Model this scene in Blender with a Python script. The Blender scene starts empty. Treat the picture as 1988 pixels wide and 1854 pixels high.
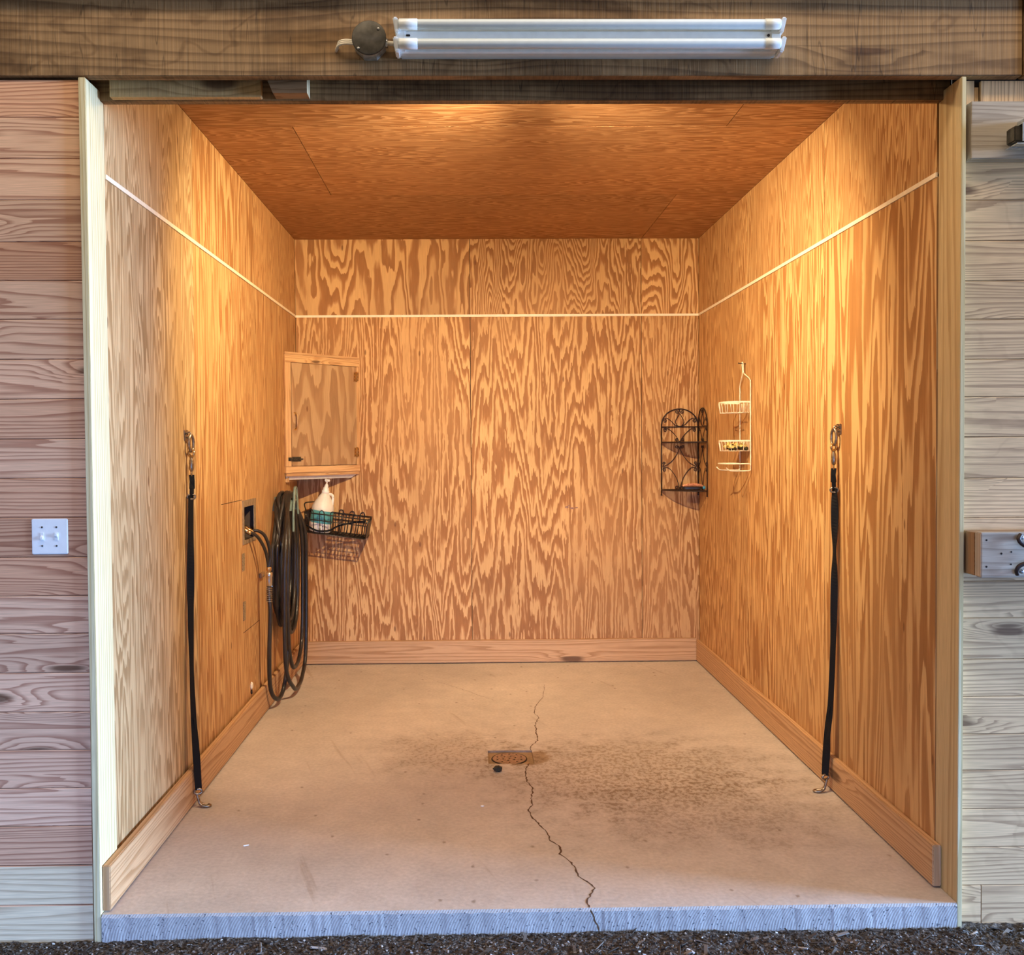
import bpy, bmesh, math, random
from mathutils import Vector, Matrix, noise as mnoise

scene = bpy.context.scene
COL = scene.collection
R = random.Random(7)

# ------------------------------------------------------------------ measures (metres)
# x to the right, y away from the camera, z up; stall floor at z = 0, camera at (0, 0, CH)
CH = 1.5405
XL, XR, YB, ZC = -1.255, 1.613, 6.743, 3.016
YF = 3.275                     # front edge of the plywood
ZT = 2.474                     # joint between lower and upper sheets
LJ = (4.295, 5.514)            # joints on the left wall
RJ = (4.328, 5.547)            # joints on the right wall
BJ = (-0.017, 1.202)           # joints on the back wall

# ------------------------------------------------------------------ node helper
class NT:
    def __init__(self, name):
        self.m = bpy.data.materials.new(name); self.m.use_nodes = True
        self.t = self.m.node_tree; self.t.nodes.clear()
        self.out = self.t.nodes.new('ShaderNodeOutputMaterial')
        self.b = self.t.nodes.new('ShaderNodeBsdfPrincipled')
        self.t.links.new(self.b.outputs[0], self.out.inputs[0])
    def n(self, k): return self.t.nodes.new(k)
    def put(self, sock, v):
        if isinstance(v, bpy.types.NodeSocket): self.t.links.new(v, sock)
        elif isinstance(v, (tuple, list)) and len(v) == 3 and sock.type == 'RGBA': sock.default_value = (*v, 1)
        else: sock.default_value = v
    def math(self, op, a, b=None, c=None, clamp=False):
        n = self.n('ShaderNodeMath'); n.operation = op; n.use_clamp = clamp
        for i, v in enumerate((a, b, c)):
            if v is not None: self.put(n.inputs[i], v)
        return n.outputs[0]
    def uv(self, name='UVMap'):
        n = self.n('ShaderNodeUVMap'); n.uv_map = name; s = self.n('ShaderNodeSeparateXYZ')
        self.t.links.new(n.outputs[0], s.inputs[0]); return s.outputs[0], s.outputs[1]
    def obj(self):
        n = self.n('ShaderNodeTexCoord'); s = self.n('ShaderNodeSeparateXYZ')
        self.t.links.new(n.outputs['Object'], s.inputs[0]); return s.outputs[0], s.outputs[1], s.outputs[2]
    def vec(self, x, y, z=0.0):
        n = self.n('ShaderNodeCombineXYZ')
        for i, v in enumerate((x, y, z)): self.put(n.inputs[i], v)
        return n.outputs[0]
    def sc(self, a, k): return self.math('MULTIPLY', a, k)
    def noise(self, v, scale=1.0, detail=2.0, rough=.5):
        n = self.n('ShaderNodeTexNoise'); n.inputs['Scale'].default_value = scale
        n.inputs['Detail'].default_value = detail; n.inputs['Roughness'].default_value = rough
        self.t.links.new(v, n.inputs['Vector']); return n.outputs[0]
    def voro(self, v, scale=1.0, feature='F1'):
        n = self.n('ShaderNodeTexVoronoi'); n.inputs['Scale'].default_value = scale; n.feature = feature; n.voronoi_dimensions = '2D'
        self.t.links.new(v, n.inputs['Vector'])
        return n.outputs['Distance'], (n.outputs['Color'] if feature == 'F1' else None)
    def ramp(self, f, stops, interp='LINEAR'):
        n = self.n('ShaderNodeValToRGB'); r = n.color_ramp; r.interpolation = interp
        while len(r.elements) < len(stops): r.elements.new(.5)
        for e, (p, c) in zip(r.elements, stops):
            e.position = p; e.color = (*c, 1) if not isinstance(c, (int, float)) else (c, c, c, 1)
        self.put(n.inputs[0], f); return n.outputs[0]
    def mix(self, f, a, b, mode='MIX'):
        n = self.n('ShaderNodeMix'); n.data_type = 'RGBA'; n.blend_type = mode
        self.put(n.inputs[0], f); self.put(n.inputs[6], a); self.put(n.inputs[7], b); return n.outputs[2]
    def smooth(self, x, lo, hi):
        n = self.n('ShaderNodeMapRange'); n.interpolation_type = 'SMOOTHSTEP'
        self.put(n.inputs[0], x); n.inputs[1].default_value = lo; n.inputs[2].default_value = hi
        return n.outputs[0]
    def maprange(self, x, lo, hi, a, b):
        n = self.n('ShaderNodeMapRange'); self.put(n.inputs[0], x)
        for i, v in zip((1, 2, 3, 4), (lo, hi, a, b)): n.inputs[i].default_value = v
        return n.outputs[0]
    def gray(self, v):
        n = self.n('ShaderNodeCombineColor')
        for i in range(3): self.put(n.inputs[i], v)
        return n.outputs[0]
    def bump(self, h, strength=.3, dist=.002):
        n = self.n('ShaderNodeBump'); n.inputs['Strength'].default_value = strength
        n.inputs['Distance'].default_value = dist; self.put(n.inputs['Height'], h)
        self.t.links.new(n.outputs[0], self.b.inputs['Normal'])
    def done(self, col, rough=.6, metal=0.0, spec=.4, **kw):
        self.put(self.b.inputs['Base Color'], col); self.put(self.b.inputs['Roughness'], rough)
        self.put(self.b.inputs['Metallic'], metal); self.b.inputs['Specular IOR Level'].default_value = spec
        for k, v in kw.items(): self.put(self.b.inputs[k], v)
        return self.m

def ply(name, light, dark, su, sv, K, jag=.035, thr=.45, blotch=.35, chev=.5, amp=.30):
    N = NT(name); u, v = N.uv(); tn, t2 = N.uv('tone')
    n1 = N.noise(N.vec(N.sc(u, su), N.sc(v, sv)), 1, 1.5, .45)
    n2 = N.noise(N.vec(N.sc(u, su*4.5), N.sc(v, sv*5)), 1, 1.0)
    n3 = N.noise(N.vec(N.sc(u, 85), N.sc(v, 9)), 1, 2.0)
    h = N.math('ADD', N.math('ADD', n1, N.sc(n2, .16)), N.sc(n3, jag))
    if chev:   # rotary-cut cathedral figure: wavy contour lines repeating across the sheet
        pn = N.noise(N.vec(N.sc(u, 1.7), N.sc(v, .5), 5.1), 1, 1.0)
        an = N.noise(N.vec(N.sc(u, 2.3), N.sc(v, .6), 9.3), 1, 1.0)
        cs = N.math('COSINE', N.math('ADD', N.sc(u, 2*math.pi/.27), N.sc(pn, 9)))
        h = N.math('ADD', h, N.sc(N.math('ADD', v, N.math('MULTIPLY', cs, N.maprange(an, .3, .7, .15*amp, 1.7*amp))), chev))
    h = N.math('ADD', N.math('MULTIPLY', h, N.maprange(t2, 0, 1, .55*K, 1.6*K)), N.sc(u, 2.5))
    fr = N.math('FRACT', h)
    nb = N.noise(N.vec(N.sc(u, 3.3), N.sc(v, .8)), 1, 2.0)
    fr = N.math('ADD', fr, N.sc(N.math('SUBTRACT', nb, .5), blotch), clamp=True)
    mid = tuple(.45*a + .55*b for a, b in zip(light, dark))
    c = N.ramp(fr, [(0, dark), (.03, light), (thr-.10, tuple(.97*x for x in light)), (thr, mid), (thr+.12, dark), (.95, tuple(.86*x for x in dark)), (1, dark)])
    soft = N.noise(N.vec(N.sc(u, 2.6), N.sc(v, .7), 3.3), 1, 2.0)
    c = N.mix(N.sc(N.smooth(soft, .46, .66), .42), c, mid)
    fib = N.noise(N.vec(N.sc(u, 420), N.sc(v, 7)), 1, 2.0)
    c = N.mix(1.0, c, N.gray(N.maprange(fib, .3, .7, .88, 1.12)), 'MULTIPLY')
    lf = N.noise(N.vec(N.sc(u, 1.1), N.sc(v, .9)), 1, 3.0)
    c = N.mix(1.0, c, N.gray(N.maprange(lf, .3, .7, .90, 1.08)), 'MULTIPLY')
    c = N.mix(1.0, c, N.gray(N.maprange(tn, 0, 1, .93, 1.06)), 'MULTIPLY')
    # small dark plugs and flecks
    d, col = N.voro(N.vec(N.sc(u, 5.0), N.sc(v, 1.7)))
    s = N.n('ShaderNodeSeparateColor'); N.t.links.new(col, s.inputs[0])
    sel = N.math('GREATER_THAN', s.outputs[0], .8)
    fl = N.math('MULTIPLY', N.math('SUBTRACT', 1, N.smooth(d, .018, .045)), sel)
    c = N.mix(N.sc(fl, .75), c, (.16, .06, .02))
    N.bump(N.math('ADD', N.sc(fr, .5), fib), .12, .0015)
    return N.done(c, .62, spec=.3)

def pine(name, light, dark, K=9, su=9., sv=.55, knots=1.0, saw=0.0, stain=0.0, line=.62, kscale=(6.5, 1.7), tone=(.86, 1.1), rough=.65, knotcol=(.10, .045, .02), alt=None, stainc=(.45, .40, .36), lines=(14, 70)):
    N = NT(name); u, v = N.uv(); tn, t2 = N.uv('tone')
    n1 = N.noise(N.vec(N.sc(u, su), N.sc(v, sv)), 1, 1.0)
    n2 = N.noise(N.vec(N.sc(u, su*4), N.sc(v, sv*3)), 1, 2.0)
    d, col = N.voro(N.vec(N.math('ADD', N.sc(u, kscale[0]), N.sc(n2, .35)), N.sc(v, kscale[1])))
    s = N.n('ShaderNodeSeparateColor'); N.t.links.new(col, s.inputs[0])
    sel = N.math('GREATER_THAN', s.outputs[0], 1 - .22*knots)
    ring = N.math('MULTIPLY', N.math('SUBTRACT', 1, N.smooth(d, .0, .42)), sel)
    h = N.math('ADD', N.math('ADD', n1, N.sc(n2, .13)), N.sc(ring, .34))
    fr = N.math('FRACT', N.math('ADD', N.sc(h, K), N.math('MULTIPLY', u, N.maprange(t2, 0, 1, lines[0], lines[1]))))
    c = N.ramp(fr, [(0, tuple(.5*(a+b) for a, b in zip(light, dark))), (.06, light), (line-.1, tuple(.95*a+.05*b for a, b in zip(light, dark))), (.9, dark), (1, dark)])
    fib = N.noise(N.vec(N.sc(u, 420), N.sc(v, 9)), 1, 2.0)
    c = N.mix(1.0, c, N.gray(N.maprange(fib, .3, .7, .96 if saw else .86, 1.04 if saw else 1.13)), 'MULTIPLY')
    if alt: c = N.mix(N.maprange(t2, .45, 1, 0, 1), c, N.mix(1.0, c, alt, 'MULTIPLY'))
    c = N.mix(1.0, c, N.gray(N.maprange(tn, 0, 1, *tone)), 'MULTIPLY')
    kn = N.math('MULTIPLY', N.math('SUBTRACT', 1, N.smooth(d, .06, .145)), sel)
    c = N.mix(N.sc(kn, .85), c, knotcol)
    hb = N.math('ADD', N.sc(fr, .3 if saw else 1.0), N.sc(fib, .15 if saw else 1.2))
    if saw:
        sw = N.noise(N.vec(N.sc(u, 1.6), N.sc(v, 95)), 1, 3.0, .7)
        c = N.mix(1.0, c, N.gray(N.maprange(sw, .3, .7, 1-.34*saw, 1+.2*saw)), 'MULTIPLY')
        cr = N.noise(N.vec(N.sc(u, 1.5), N.sc(v, 26)), 1, 1.0)
        ck = N.math('SUBTRACT', 1, N.smooth(N.math('ABSOLUTE', N.math('SUBTRACT', cr, .60)), .0, .010))
        c = N.mix(N.sc(ck, .6*saw), c, (.03, .018, .01))
        hb = N.math('ADD', hb, N.sc(sw, 2.5))
    if stain:
        st = N.noise(N.vec(N.sc(u, 5), N.sc(v, 1.6)), 1, 4.0, .6)
        c = N.mix(N.sc(N.smooth(st, .47, .62), stain), c, N.mix(1.0, c, stainc, 'MULTIPLY'))
        st2 = N.noise(N.vec(N.sc(u, 3.1), N.sc(v, 2.3), 7.7), 1, 3.0, .6)
        edge = N.math('SUBTRACT', 1, N.smooth(N.math('ABSOLUTE', N.math('SUBTRACT', st2, .57)), .004, .02))
        c = N.mix(N.sc(edge, .45*stain), c, N.mix(1.0, c, (.4, .33, .28), 'MULTIPLY'))
    N.bump(hb, .25 if saw else .14, .002)
    return N.done(c, rough, spec=.25)

def plain(name, col, rough=.5, metal=0.0, spec=.5, var=.12, scale=40, bump=0.0, **kw):
    N = NT(name); x, y, z = N.obj()
    n = N.noise(N.vec(x, y, z), scale, 3.0)
    c = N.mix(1.0, col, N.gray(N.maprange(n, .3, .7, 1-var, 1+var)), 'MULTIPLY')
    if bump: N.bump(n, bump, .001)
    return N.done(c, rough, metal, spec, **kw)

L1, D1 = (.655, .39, .165), (.365, .158, .050)
M = {}
M['ply_back'] = ply('fir_plywood_bold', L1, D1, 5.0, .40, 13, .075, .46, .55, .20, .40)
M['ply_upper'] = ply('fir_plywood_wavy', L1, D1, 4.2, .75, 16, .03, .5, .25, .32, .30)
M['ply_left'] = ply('fir_plywood_fine', (.63, .385, .165), (.40, .185, .062), 8.5, .42, 16, .03, .5, .3, .15, .5)
M['ply_right'] = ply('fir_plywood_light', (.655, .395, .165), (.395, .178, .057), 6.0, .32, 14, .035, .48, .35, .15, .5)
M['ply_faded'] = ply('fir_plywood_faded', (.60, .415, .215), (.37, .22, .095), 7.5, .34, 15, .03, .5, .3, .2, .45)
M['ply_ceiling'] = ply('fir_plywood_ceiling', (.56, .32, .15), (.34, .155, .058), 13, 1.0, 14, .03, .42, .35, .3, .3)
M['siding_left'] = pine('red_pine_boards', (.80, .50, .325), (.47, .235, .145), 10, 10, .5, 1.6, alt=(.86, .74, .66), lines=(18, 85))
M['siding_right'] = pine('tan_pine_boards', (.73, .49, .265), (.44, .275, .145), 10, 10, .5, 1.5, alt=(.95, .94, .92), stain=.25, lines=(18, 85))
M['jamb_shaded'] = pine('shaded_yellow_pine', (.56, .42, .22), (.44, .30, .14), 7, 9, .22, .12, tone=(.97, 1.03))  # jamb pine darkened, shade put into the colour
M['treated'] = pine('treated_pine_boards', (.78, .63, .41), (.56, .42, .26), 9, 8, .4, .3, lines=(14, 45))
M['jamb'] = pine('new_yellow_pine', (.68, .59, .36), (.54, .42, .21), 7, 9, .22, .12, tone=(.97, 1.03))
M['beam'] = pine('rough_sawn_beam', (.33, .195, .088), (.20, .113, .05), 5, 5, .45, 1.0, saw=.85, stain=.85, kscale=(4.5, 1.5), tone=(.95, 1.05))
M['beam_pale'] = pine('rough_sawn_pale', (.62, .43, .20), (.46, .30, .13), 5, 6, .5, .3, saw=.4, stain=.3)
M['board_stained'] = pine('stained_board', (.56, .34, .175), (.40, .215, .095), 7, 10, .45, .5, tone=(.95, 1.05), kscale=(5, 1.3))
M['frame_wood'] = pine('cabinet_frame_pine', (.66, .40, .185), (.50, .26, .105), 6, 18, .8, .3, kscale=(9, 3))
M['door_ply'] = ply('cabinet_door_plywood', (.50, .315, .16), (.37, .20, .092), 4.2, .75, 8, .025, .5, .25, .2, .2)
M['block'] = pine('grey_board', (.50, .42, .33), (.36, .29, .22), 7, 10, .6, .4, stain=.3)
M['strip'] = plain('cream_strip', (.86, .76, .58), .55, var=.06)
M['gap'] = plain('dark_gap', (.018, .010, .006), .9)
M['steel'] = plain('zinc_steel', (.62, .60, .56), .28, 1.0)
M['hardware'] = plain('worn_hardware', (.34, .27, .20), .34, .95, var=.35, scale=80)
M['galv'] = plain('galvanized_steel', (.55, .58, .58), .42, .85, scale=60, var=.25)
M['dark_steel'] = plain('dark_box_steel', (.085, .075, .06), .5, .7, var=.3)
M['brass'] = plain('brass', (.62, .42, .20), .3, 1.0)
M['iron'] = plain('wrought_iron', (.030, .014, .010), .5, .3)
M['black_wire'] = plain('black_coated_wire', (.014, .012, .011), .4)
M['strap'] = plain('black_webbing', (.006, .006, .008), .75, spec=.2, scale=300, bump=.3)
M['hose'] = plain('black_rubber_hose', (.026, .021, .017), .36, spec=.5, var=.25, scale=25)
M['green'] = plain('grey_green_plastic', (.20, .26, .20), .45)
M['white_enamel'] = plain('white_enamel', (.80, .84, .84), .28, var=.04)
M['tube'] = plain('unlit_tube_glass', (.66, .73, .76), .22, var=.03)
M['tube_cap'] = plain('clear_tube_sleeve', (.84, .87, .87), .2, var=.03)
M['white_plastic'] = plain('white_plastic', (.84, .86, .86), .3, var=.03)
M['jug'] = plain('milky_jug', (.85, .80, .68), .38, var=.03)
M['pump'] = plain('white_pump', (.90, .88, .80), .35, var=.03)
M['cream_wire'] = plain('cream_coated_wire', (.84, .76, .55), .4, var=.08)
M['melamine'] = plain('white_panel', (.80, .76, .68), .4, var=.05)
M['tin'] = plain('tarnished_frame', (.42, .34, .22), .45, .6, var=.3)
M['speckled'] = plain('tarnished_plate', (.30, .22, .13), .6, .3, var=.7, scale=260)
M['dark_inside'] = plain('dark_cavity', (.07, .045, .03), .8)
M['cable'] = plain('white_cable', (.78, .68, .52), .5)
M['bristle'] = plain('orange_pink_bristle', (.80, .36, .20), .55, var=.3, scale=300)
M['brush_black'] = plain('black_brush_body', (.012, .010, .008), .4)
M['blue'] = plain('blue_knob', (.07, .30, .42), .35)
M['yellow_cloth'] = plain('yellow_cloth', (.72, .55, .16), .7, var=.3, scale=60)
M['dark_cloth'] = plain('dark_cloth', (.05, .04, .015), .8)
M['clod'] = plain('dark_clod', (.030, .022, .008), .9, var=.5, scale=90)
M['paper'] = plain('white_scrap', (.85, .85, .83), .7)
M['end_grain'] = pine('pale_end_wood', (.70, .58, .36), (.6, .46, .26), 6, 12, 1, 0)
M['wood_dark'] = pine('brown_block', (.34, .20, .10), (.24, .13, .06), 8, 14, 1, .2)
M['grate'] = plain('rusty_grate', (.34, .20, .12), .65, .25, var=.35, scale=70, bump=.4)
M['smudge'] = plain('purple_smudge', (.26, .13, .10), .7, var=.5, scale=120)
M['crack'] = plain('crack', (.10, .05, .022), .95)

def jug_label():
    N = NT('jug_label'); u, v = N.uv()
    teal = N.math('GREATER_THAN', v, .45)
    txt = N.noise(N.vec(N.sc(u, 160), N.sc(v, 40)), 1, 1.0)
    rows = N.math('GREATER_THAN', N.math('FRACT', N.sc(v, 22)), .55)
    tx = N.math('MULTIPLY', N.math('GREATER_THAN', txt, .52), rows)
    white = N.mix(N.sc(tx, .3), (.84, .78, .70), (.45, .40, .38))
    c = N.mix(teal, white, (.10, .36, .38))
    wave = N.math('ADD', .45, N.sc(N.math('SUBTRACT', N.noise(N.vec(N.sc(u, 2.0), 0.0), 1, 0), .5), .1))
    return N.done(c, .4)
M['label'] = jug_label()

def concrete(name, base, front=False):
    N = NT(name); x, y, z = N.obj(); p = N.vec(x, y, z)
    n1 = N.noise(p, 1.3, 5.0, .6); n2 = N.noise(p, 60, 3.0); n3 = N.noise(p, 9, 4.0, .6)
    c = N.mix(1.0, base, N.gray(N.maprange(n1, .3, .7, .86, 1.12)), 'MULTIPLY')
    c = N.mix(1.0, c, N.gray(N.maprange(n3, .3, .7, .93, 1.06)), 'MULTIPLY')
    c = N.mix(1.0, c, N.gray(N.maprange(n2, .3, .7, .90, 1.08)), 'MULTIPLY')
    def ell(cx, cy, rx, ry):
        a = N.math('POWER', N.math('DIVIDE', N.math('SUBTRACT', x, cx), rx), 2.0)
        b = N.math('POWER', N.math('DIVIDE', N.math('SUBTRACT', y, cy), ry), 2.0)
        return N.math('SQRT', N.math('ADD', a, b))
    if not front:
        sp = N.noise(N.vec(N.sc(x, 1.0), N.sc(y, .8)), 46, 3.0, .65)
        for cx, cy, rx, ry, k, lo in ((.75, 4.45, .85, .62, .75, .47), (-.12, 4.75, .45, .42, .62, .50), (.95, 4.0, .75, .55, .5, .46)):
            e = N.math('SUBTRACT', 1, N.smooth(N.math('ADD', ell(cx, cy, rx, ry), N.sc(N.math('SUBTRACT', n3, .5), 1.5)), .35, 1.05))
            m = N.math('MULTIPLY', e, N.maprange(N.smooth(sp, lo, lo+.10), 0, 1, .35, 1))
            c = N.mix(N.sc(m, k), c, N.mix(1.0, c, (.50, .41, .30), 'MULTIPLY'))
        # wet patch around the drain, pits and rub marks
        e = N.math('SUBTRACT', 1, N.smooth(N.math('ADD', ell(.22, 4.66, .17, .115), N.sc(N.math('SUBTRACT', n3, .5), .9)), .85, 1.05))
        c = N.mix(N.sc(e, .8), c, N.mix(1.0, c, (.62, .46, .28), 'MULTIPLY'))
        d, vc = N.voro(N.vec(x, N.sc(y, .7)), 9)
        s = N.n('ShaderNodeSeparateColor'); N.t.links.new(vc, s.inputs[0])
        pit = N.math('MULTIPLY', N.math('SUBTRACT', 1, N.smooth(N.math('ADD', d, N.sc(n2, .1)), .06, .15)), N.math('GREATER_THAN', s.outputs[0], .86))
        c = N.mix(N.sc(pit, .6), c, (.17, .11, .06))
        rub = N.noise(N.vec(N.math('ADD', N.sc(x, 14), N.sc(y, 5)), N.math('SUBTRACT', N.sc(y, .9), N.sc(x, .3))), 1, 3.0, .6)
        c = N.mix(N.sc(N.smooth(rub, .64, .74), .4), c, N.mix(1.0, c, (.6, .5, .4), 'MULTIPLY'))
        N.bump(N.math('ADD', N.sc(n2, .6), n3), .35, .004)
    else:
        arc = N.math('ADD', N.math('SUBTRACT', x, N.sc(N.math('POWER', N.math('ADD', z, .1), 2.0), 4.0)), N.sc(n3, .012))
        w = N.math('SINE', N.sc(arc, 2*math.pi/.0095))
        pits = N.noise(p, 120, 1.0)
        c = N.mix(N.smooth(pits, .66, .72), c, (.12, .12, .13))
        N.bump(N.math('ADD', N.sc(w, .22), N.sc(n2, .7)), .45, .003)
    return N.done(c, .85 if front else .7, spec=.3)
M['floor'] = concrete('concrete_floor', (.54, .465, .40))
M['edge'] = concrete('saw_cut_concrete', (.42, .40, .385), True)
M['wet'] = plain('wet_stained_concrete', (.30, .19, .10), .55, var=.25, scale=40)

def soil():
    N = NT('dark_soil'); x, y, z = N.obj(); p = N.vec(x, y, z)
    n = N.noise(p, 75, 4.0, .7); n2 = N.noise(p, 240, 2.0)
    c = N.ramp(n, [(.3, (.008, .006, .004)), (.50, (.055, .040, .030)), (.62, (.17, .15, .135)), (.78, (.45, .44, .45))])
    N.bump(N.math('ADD', n, N.sc(n2, .5)), .8, .01)
    return N.done(c, .9, spec=.2)
M['soil'] = soil()
def chips():
    N = NT('shaving_chips'); tn, t2 = N.uv('tone')
    return N.done(N.ramp(tn, [(0, (.03, .02, .014)), (.4, (.09, .07, .055)), (.7, (.26, .23, .21)), (1, (.60, .58, .58))]), .8)
M['chips'] = chips()

# ------------------------------------------------------------------ mesh helpers
def new_bm():
    bm = bmesh.new(); bm.loops.layers.uv.new('UVMap'); bm.loops.layers.uv.new('tone'); return bm

def paint(bm, faces, grain=2, off=(0, 0), tone=.5, tone2=.5):
    uvl = bm.loops.layers.uv['UVMap']; tl = bm.loops.layers.uv['tone']
    for f in faces:
        f.normal_update(); n = f.normal; ax = max(range(3), key=lambda i: abs(n[i]))
        if ax == grain:
            a, b = [i for i in range(3) if i != ax]; k = .25
        else:
            b = grain; a = [i for i in range(3) if i not in (ax, grain)][0]; k = 1
        for l in f.loops:
            co = l.vert.co
            l[uvl].uv = (co[a]+off[0], co[b]*k+off[1]); l[tl].uv = (tone, tone2)

def box(bm, lo, hi, grain=2, off=None, tone=None, mi=0, bev=0.0, mat=None, tone2=None):
    if off is None: off = (R.uniform(0, 40), R.uniform(0, 40))
    t = R.random() if tone is None else tone; t2 = R.random() if tone2 is None else tone2
    vs = [bm.verts.new((x, y, z)) for x in (lo[0], hi[0]) for y in (lo[1], hi[1]) for z in (lo[2], hi[2])]
    idx = [(0, 1, 3, 2), (4, 6, 7, 5), (0, 4, 5, 1), (2, 3, 7, 6), (0, 2, 6, 4), (1, 5, 7, 3)]
    fs = [bm.faces.new([vs[i] for i in q]) for q in idx]
    if bev:
        es = list({e for f in fs for e in f.edges})
        r = bmesh.ops.bevel(bm, geom=es, offset=bev, segments=2, affect='EDGES', clamp_overlap=True)
        fs = list({f for f in fs if f.is_valid} | set(r['faces']) | {f for v in r['verts'] for f in v.link_faces})
    paint(bm, fs, grain, off, t, t2)
    for f in fs: f.material_index = mi
    if mat is not None:
        for v in {v for f in fs for v in f.verts}: v.co = mat @ v.co
    return fs

def catmull(P, n=10, closed=False):
    P = [Vector(p) for p in P]; out = []; m = len(P); rng = m if closed else m-1
    for i in range(rng):
        g = (lambda j: P[j % m]) if closed else (lambda j: P[max(0, min(m-1, j))])
        a, b, c, d = g(i-1), g(i), g(i+1), g(i+2)
        for k in range(n):
            t = k/n
            out.append(.5*((2*b) + (c-a)*t + (2*a-5*b+4*c-d)*t*t + (3*b-a-3*c+d)*t*t*t))
    if not closed: out.append(P[-1])
    return out

def tube(bm, pts, r, seg=8, closed=False, mi=0, caps=True, mat=None):
    P = [Vector(p) for p in pts]
    if mat is not None: P = [mat @ p for p in P]
    m = len(P); rings = []; nrm = None
    for i, p in enumerate(P):
        if closed: d = P[(i+1) % m]-P[i-1]
        else: d = P[min(i+1, m-1)]-P[max(i-1, 0)]
        if d.length < 1e-9: d = Vector((0, 0, 1))
        d.normalize()
        if nrm is None:
            a = Vector((0, 0, 1)) if abs(d.z) < .9 else Vector((1, 0, 0)); nrm = d.cross(a).normalized()
        else:
            nrm = nrm-d*nrm.dot(d)
            if nrm.length < 1e-6: nrm = d.orthogonal()
            nrm.normalize()
        bn = d.cross(nrm); rr = r[i] if isinstance(r, (list, tuple)) else r
        rings.append([bm.verts.new(p+(nrm*math.cos(2*math.pi*k/seg)+bn*math.sin(2*math.pi*k/seg))*rr) for k in range(seg)])
    for i in range(m if closed else m-1):
        A, B = rings[i], rings[(i+1) % m]
        for k in range(seg):
            f = bm.faces.new((A[k], A[(k+1) % seg], B[(k+1) % seg], B[k])); f.smooth = True; f.material_index = mi
    if caps and not closed:
        bm.faces.new(list(reversed(rings[0]))).material_index = mi; bm.faces.new(rings[-1]).material_index = mi

def lathe(bm, prof, center=(0, 0, 0), axis='Z', seg=24, mi=0, mat=None, uvv=None):
    rings = []; uvl = bm.loops.layers.uv['UVMap']
    c = Vector(center)
    for r, h in prof:
        ring = []
        for k in range(seg):
            a = 2*math.pi*k/seg; x, y = r*math.cos(a), r*math.sin(a)
            p = {'Z': Vector((x, y, h)), 'Y': Vector((x, h, y)), 'X': Vector((h, x, y))}[axis]+c
            ring.append(bm.verts.new(mat @ p if mat is not None else p))
        rings.append(ring)
    for i in range(len(rings)-1):
        for k in range(seg):
            q = (rings[i][k], rings[i][(k+1) % seg], rings[i+1][(k+1) % seg], rings[i+1][k])
            f = bm.faces.new(q); f.smooth = True; f.material_index = mi
            for l, (uu, vv) in zip(f.loops, ((k, i), (k+1, i), (k+1, i+1), (k, i+1))):
                l[uvl].uv = (uu/seg, vv/(len(rings)-1))
    bm.faces.new(list(reversed(rings[0]))).material_index = mi; bm.faces.new(rings[-1]).material_index = mi

def link(name, bm, mats, parent=None, smooth_angle=None):
    bmesh.ops.recalc_face_normals(bm, faces=bm.faces[:])
    me = bpy.data.meshes.new(name); bm.to_mesh(me); bm.free()
    for m in (mats if isinstance(mats, (list, tuple)) else [mats]): me.materials.append(M[m] if isinstance(m, str) else m)
    o = bpy.data.objects.new(name, me); COL.objects.link(o)
    if parent is not None:
        o.parent = parent
        w = Vector((0, 0, 0)); p = parent
        while p is not None: w += p.location; p = p.parent
        o.matrix_parent_inverse = Matrix.Translation(-w) if parent.type == 'EMPTY' else Matrix.Identity(4)
    return o
def struct(name, bm, mats, label=None):
    o = link(name, bm, mats); o['kind'] = 'structure'
    if label: o['label'] = label; o['category'] = 'building part'
    return o
def thing(name, label, cat, loc, group=None):
    o = bpy.data.objects.new(name, None); COL.objects.link(o); o.location = loc; o.empty_display_size = .05
    o['label'] = label; o['category'] = cat
    if group: o['group'] = group
    return o
def tag(o, label, cat, group=None):
    o['label'] = label; o['category'] = cat
    if group: o['group'] = group
    return o
def part(name, bm, mats, parent, label=None):
    o = link(name, bm, mats, parent)
    if label: o['label'] = label
    return o

# ------------------------------------------------------------------ the stall
G = .0019   # half of the gap between two sheets
def sheets_yz(bm, x0, x1, cuts, z0, z1, mi, dens=(None, None, None)):
    for a, b, d in zip(cuts[:-1], cuts[1:], dens):
        box(bm, (x0, a+G, z0), (x1, b-G, z1), 2, mi=mi, tone2=d)

bm = new_bm()
for a, b, d1, d2 in zip((XL, *BJ), (*BJ, XR), (.45, .42, .55), (.12, .85, .40)):
    box(bm, (a+G, YB, .02), (b-G, YB+.012, ZT-.006), 2, mi=0, tone2=d1)
    box(bm, (a+G, YB, ZT+.006), (b-G, YB+.012, ZC), 2, mi=1, tone2=d2)
box(bm, (XL-.1, YB+.0105, -.12), (XR+.1, YB+.05, ZC+.05), 2, mi=2)
for cx, cz, rx, rz in ((.665, 1.108, .016, .009), (.700, 1.100, .020, .007), (.735, 1.104, .012, .006), (.682, 1.118, .012, .005)):   # faint purple smudge
    f = bm.faces.new([bm.verts.new((cx+rx*math.cos(a)*R.uniform(.6, 1.1), YB-.0004, cz+rz*math.sin(a)*R.uniform(.6, 1.1))) for a in [i*math.pi/9 for i in range(18)]]); f.material_index = 3
struct('wall_back', bm, ['ply_back', 'ply_upper', 'gap', 'smudge'])

bm = new_bm()
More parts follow.
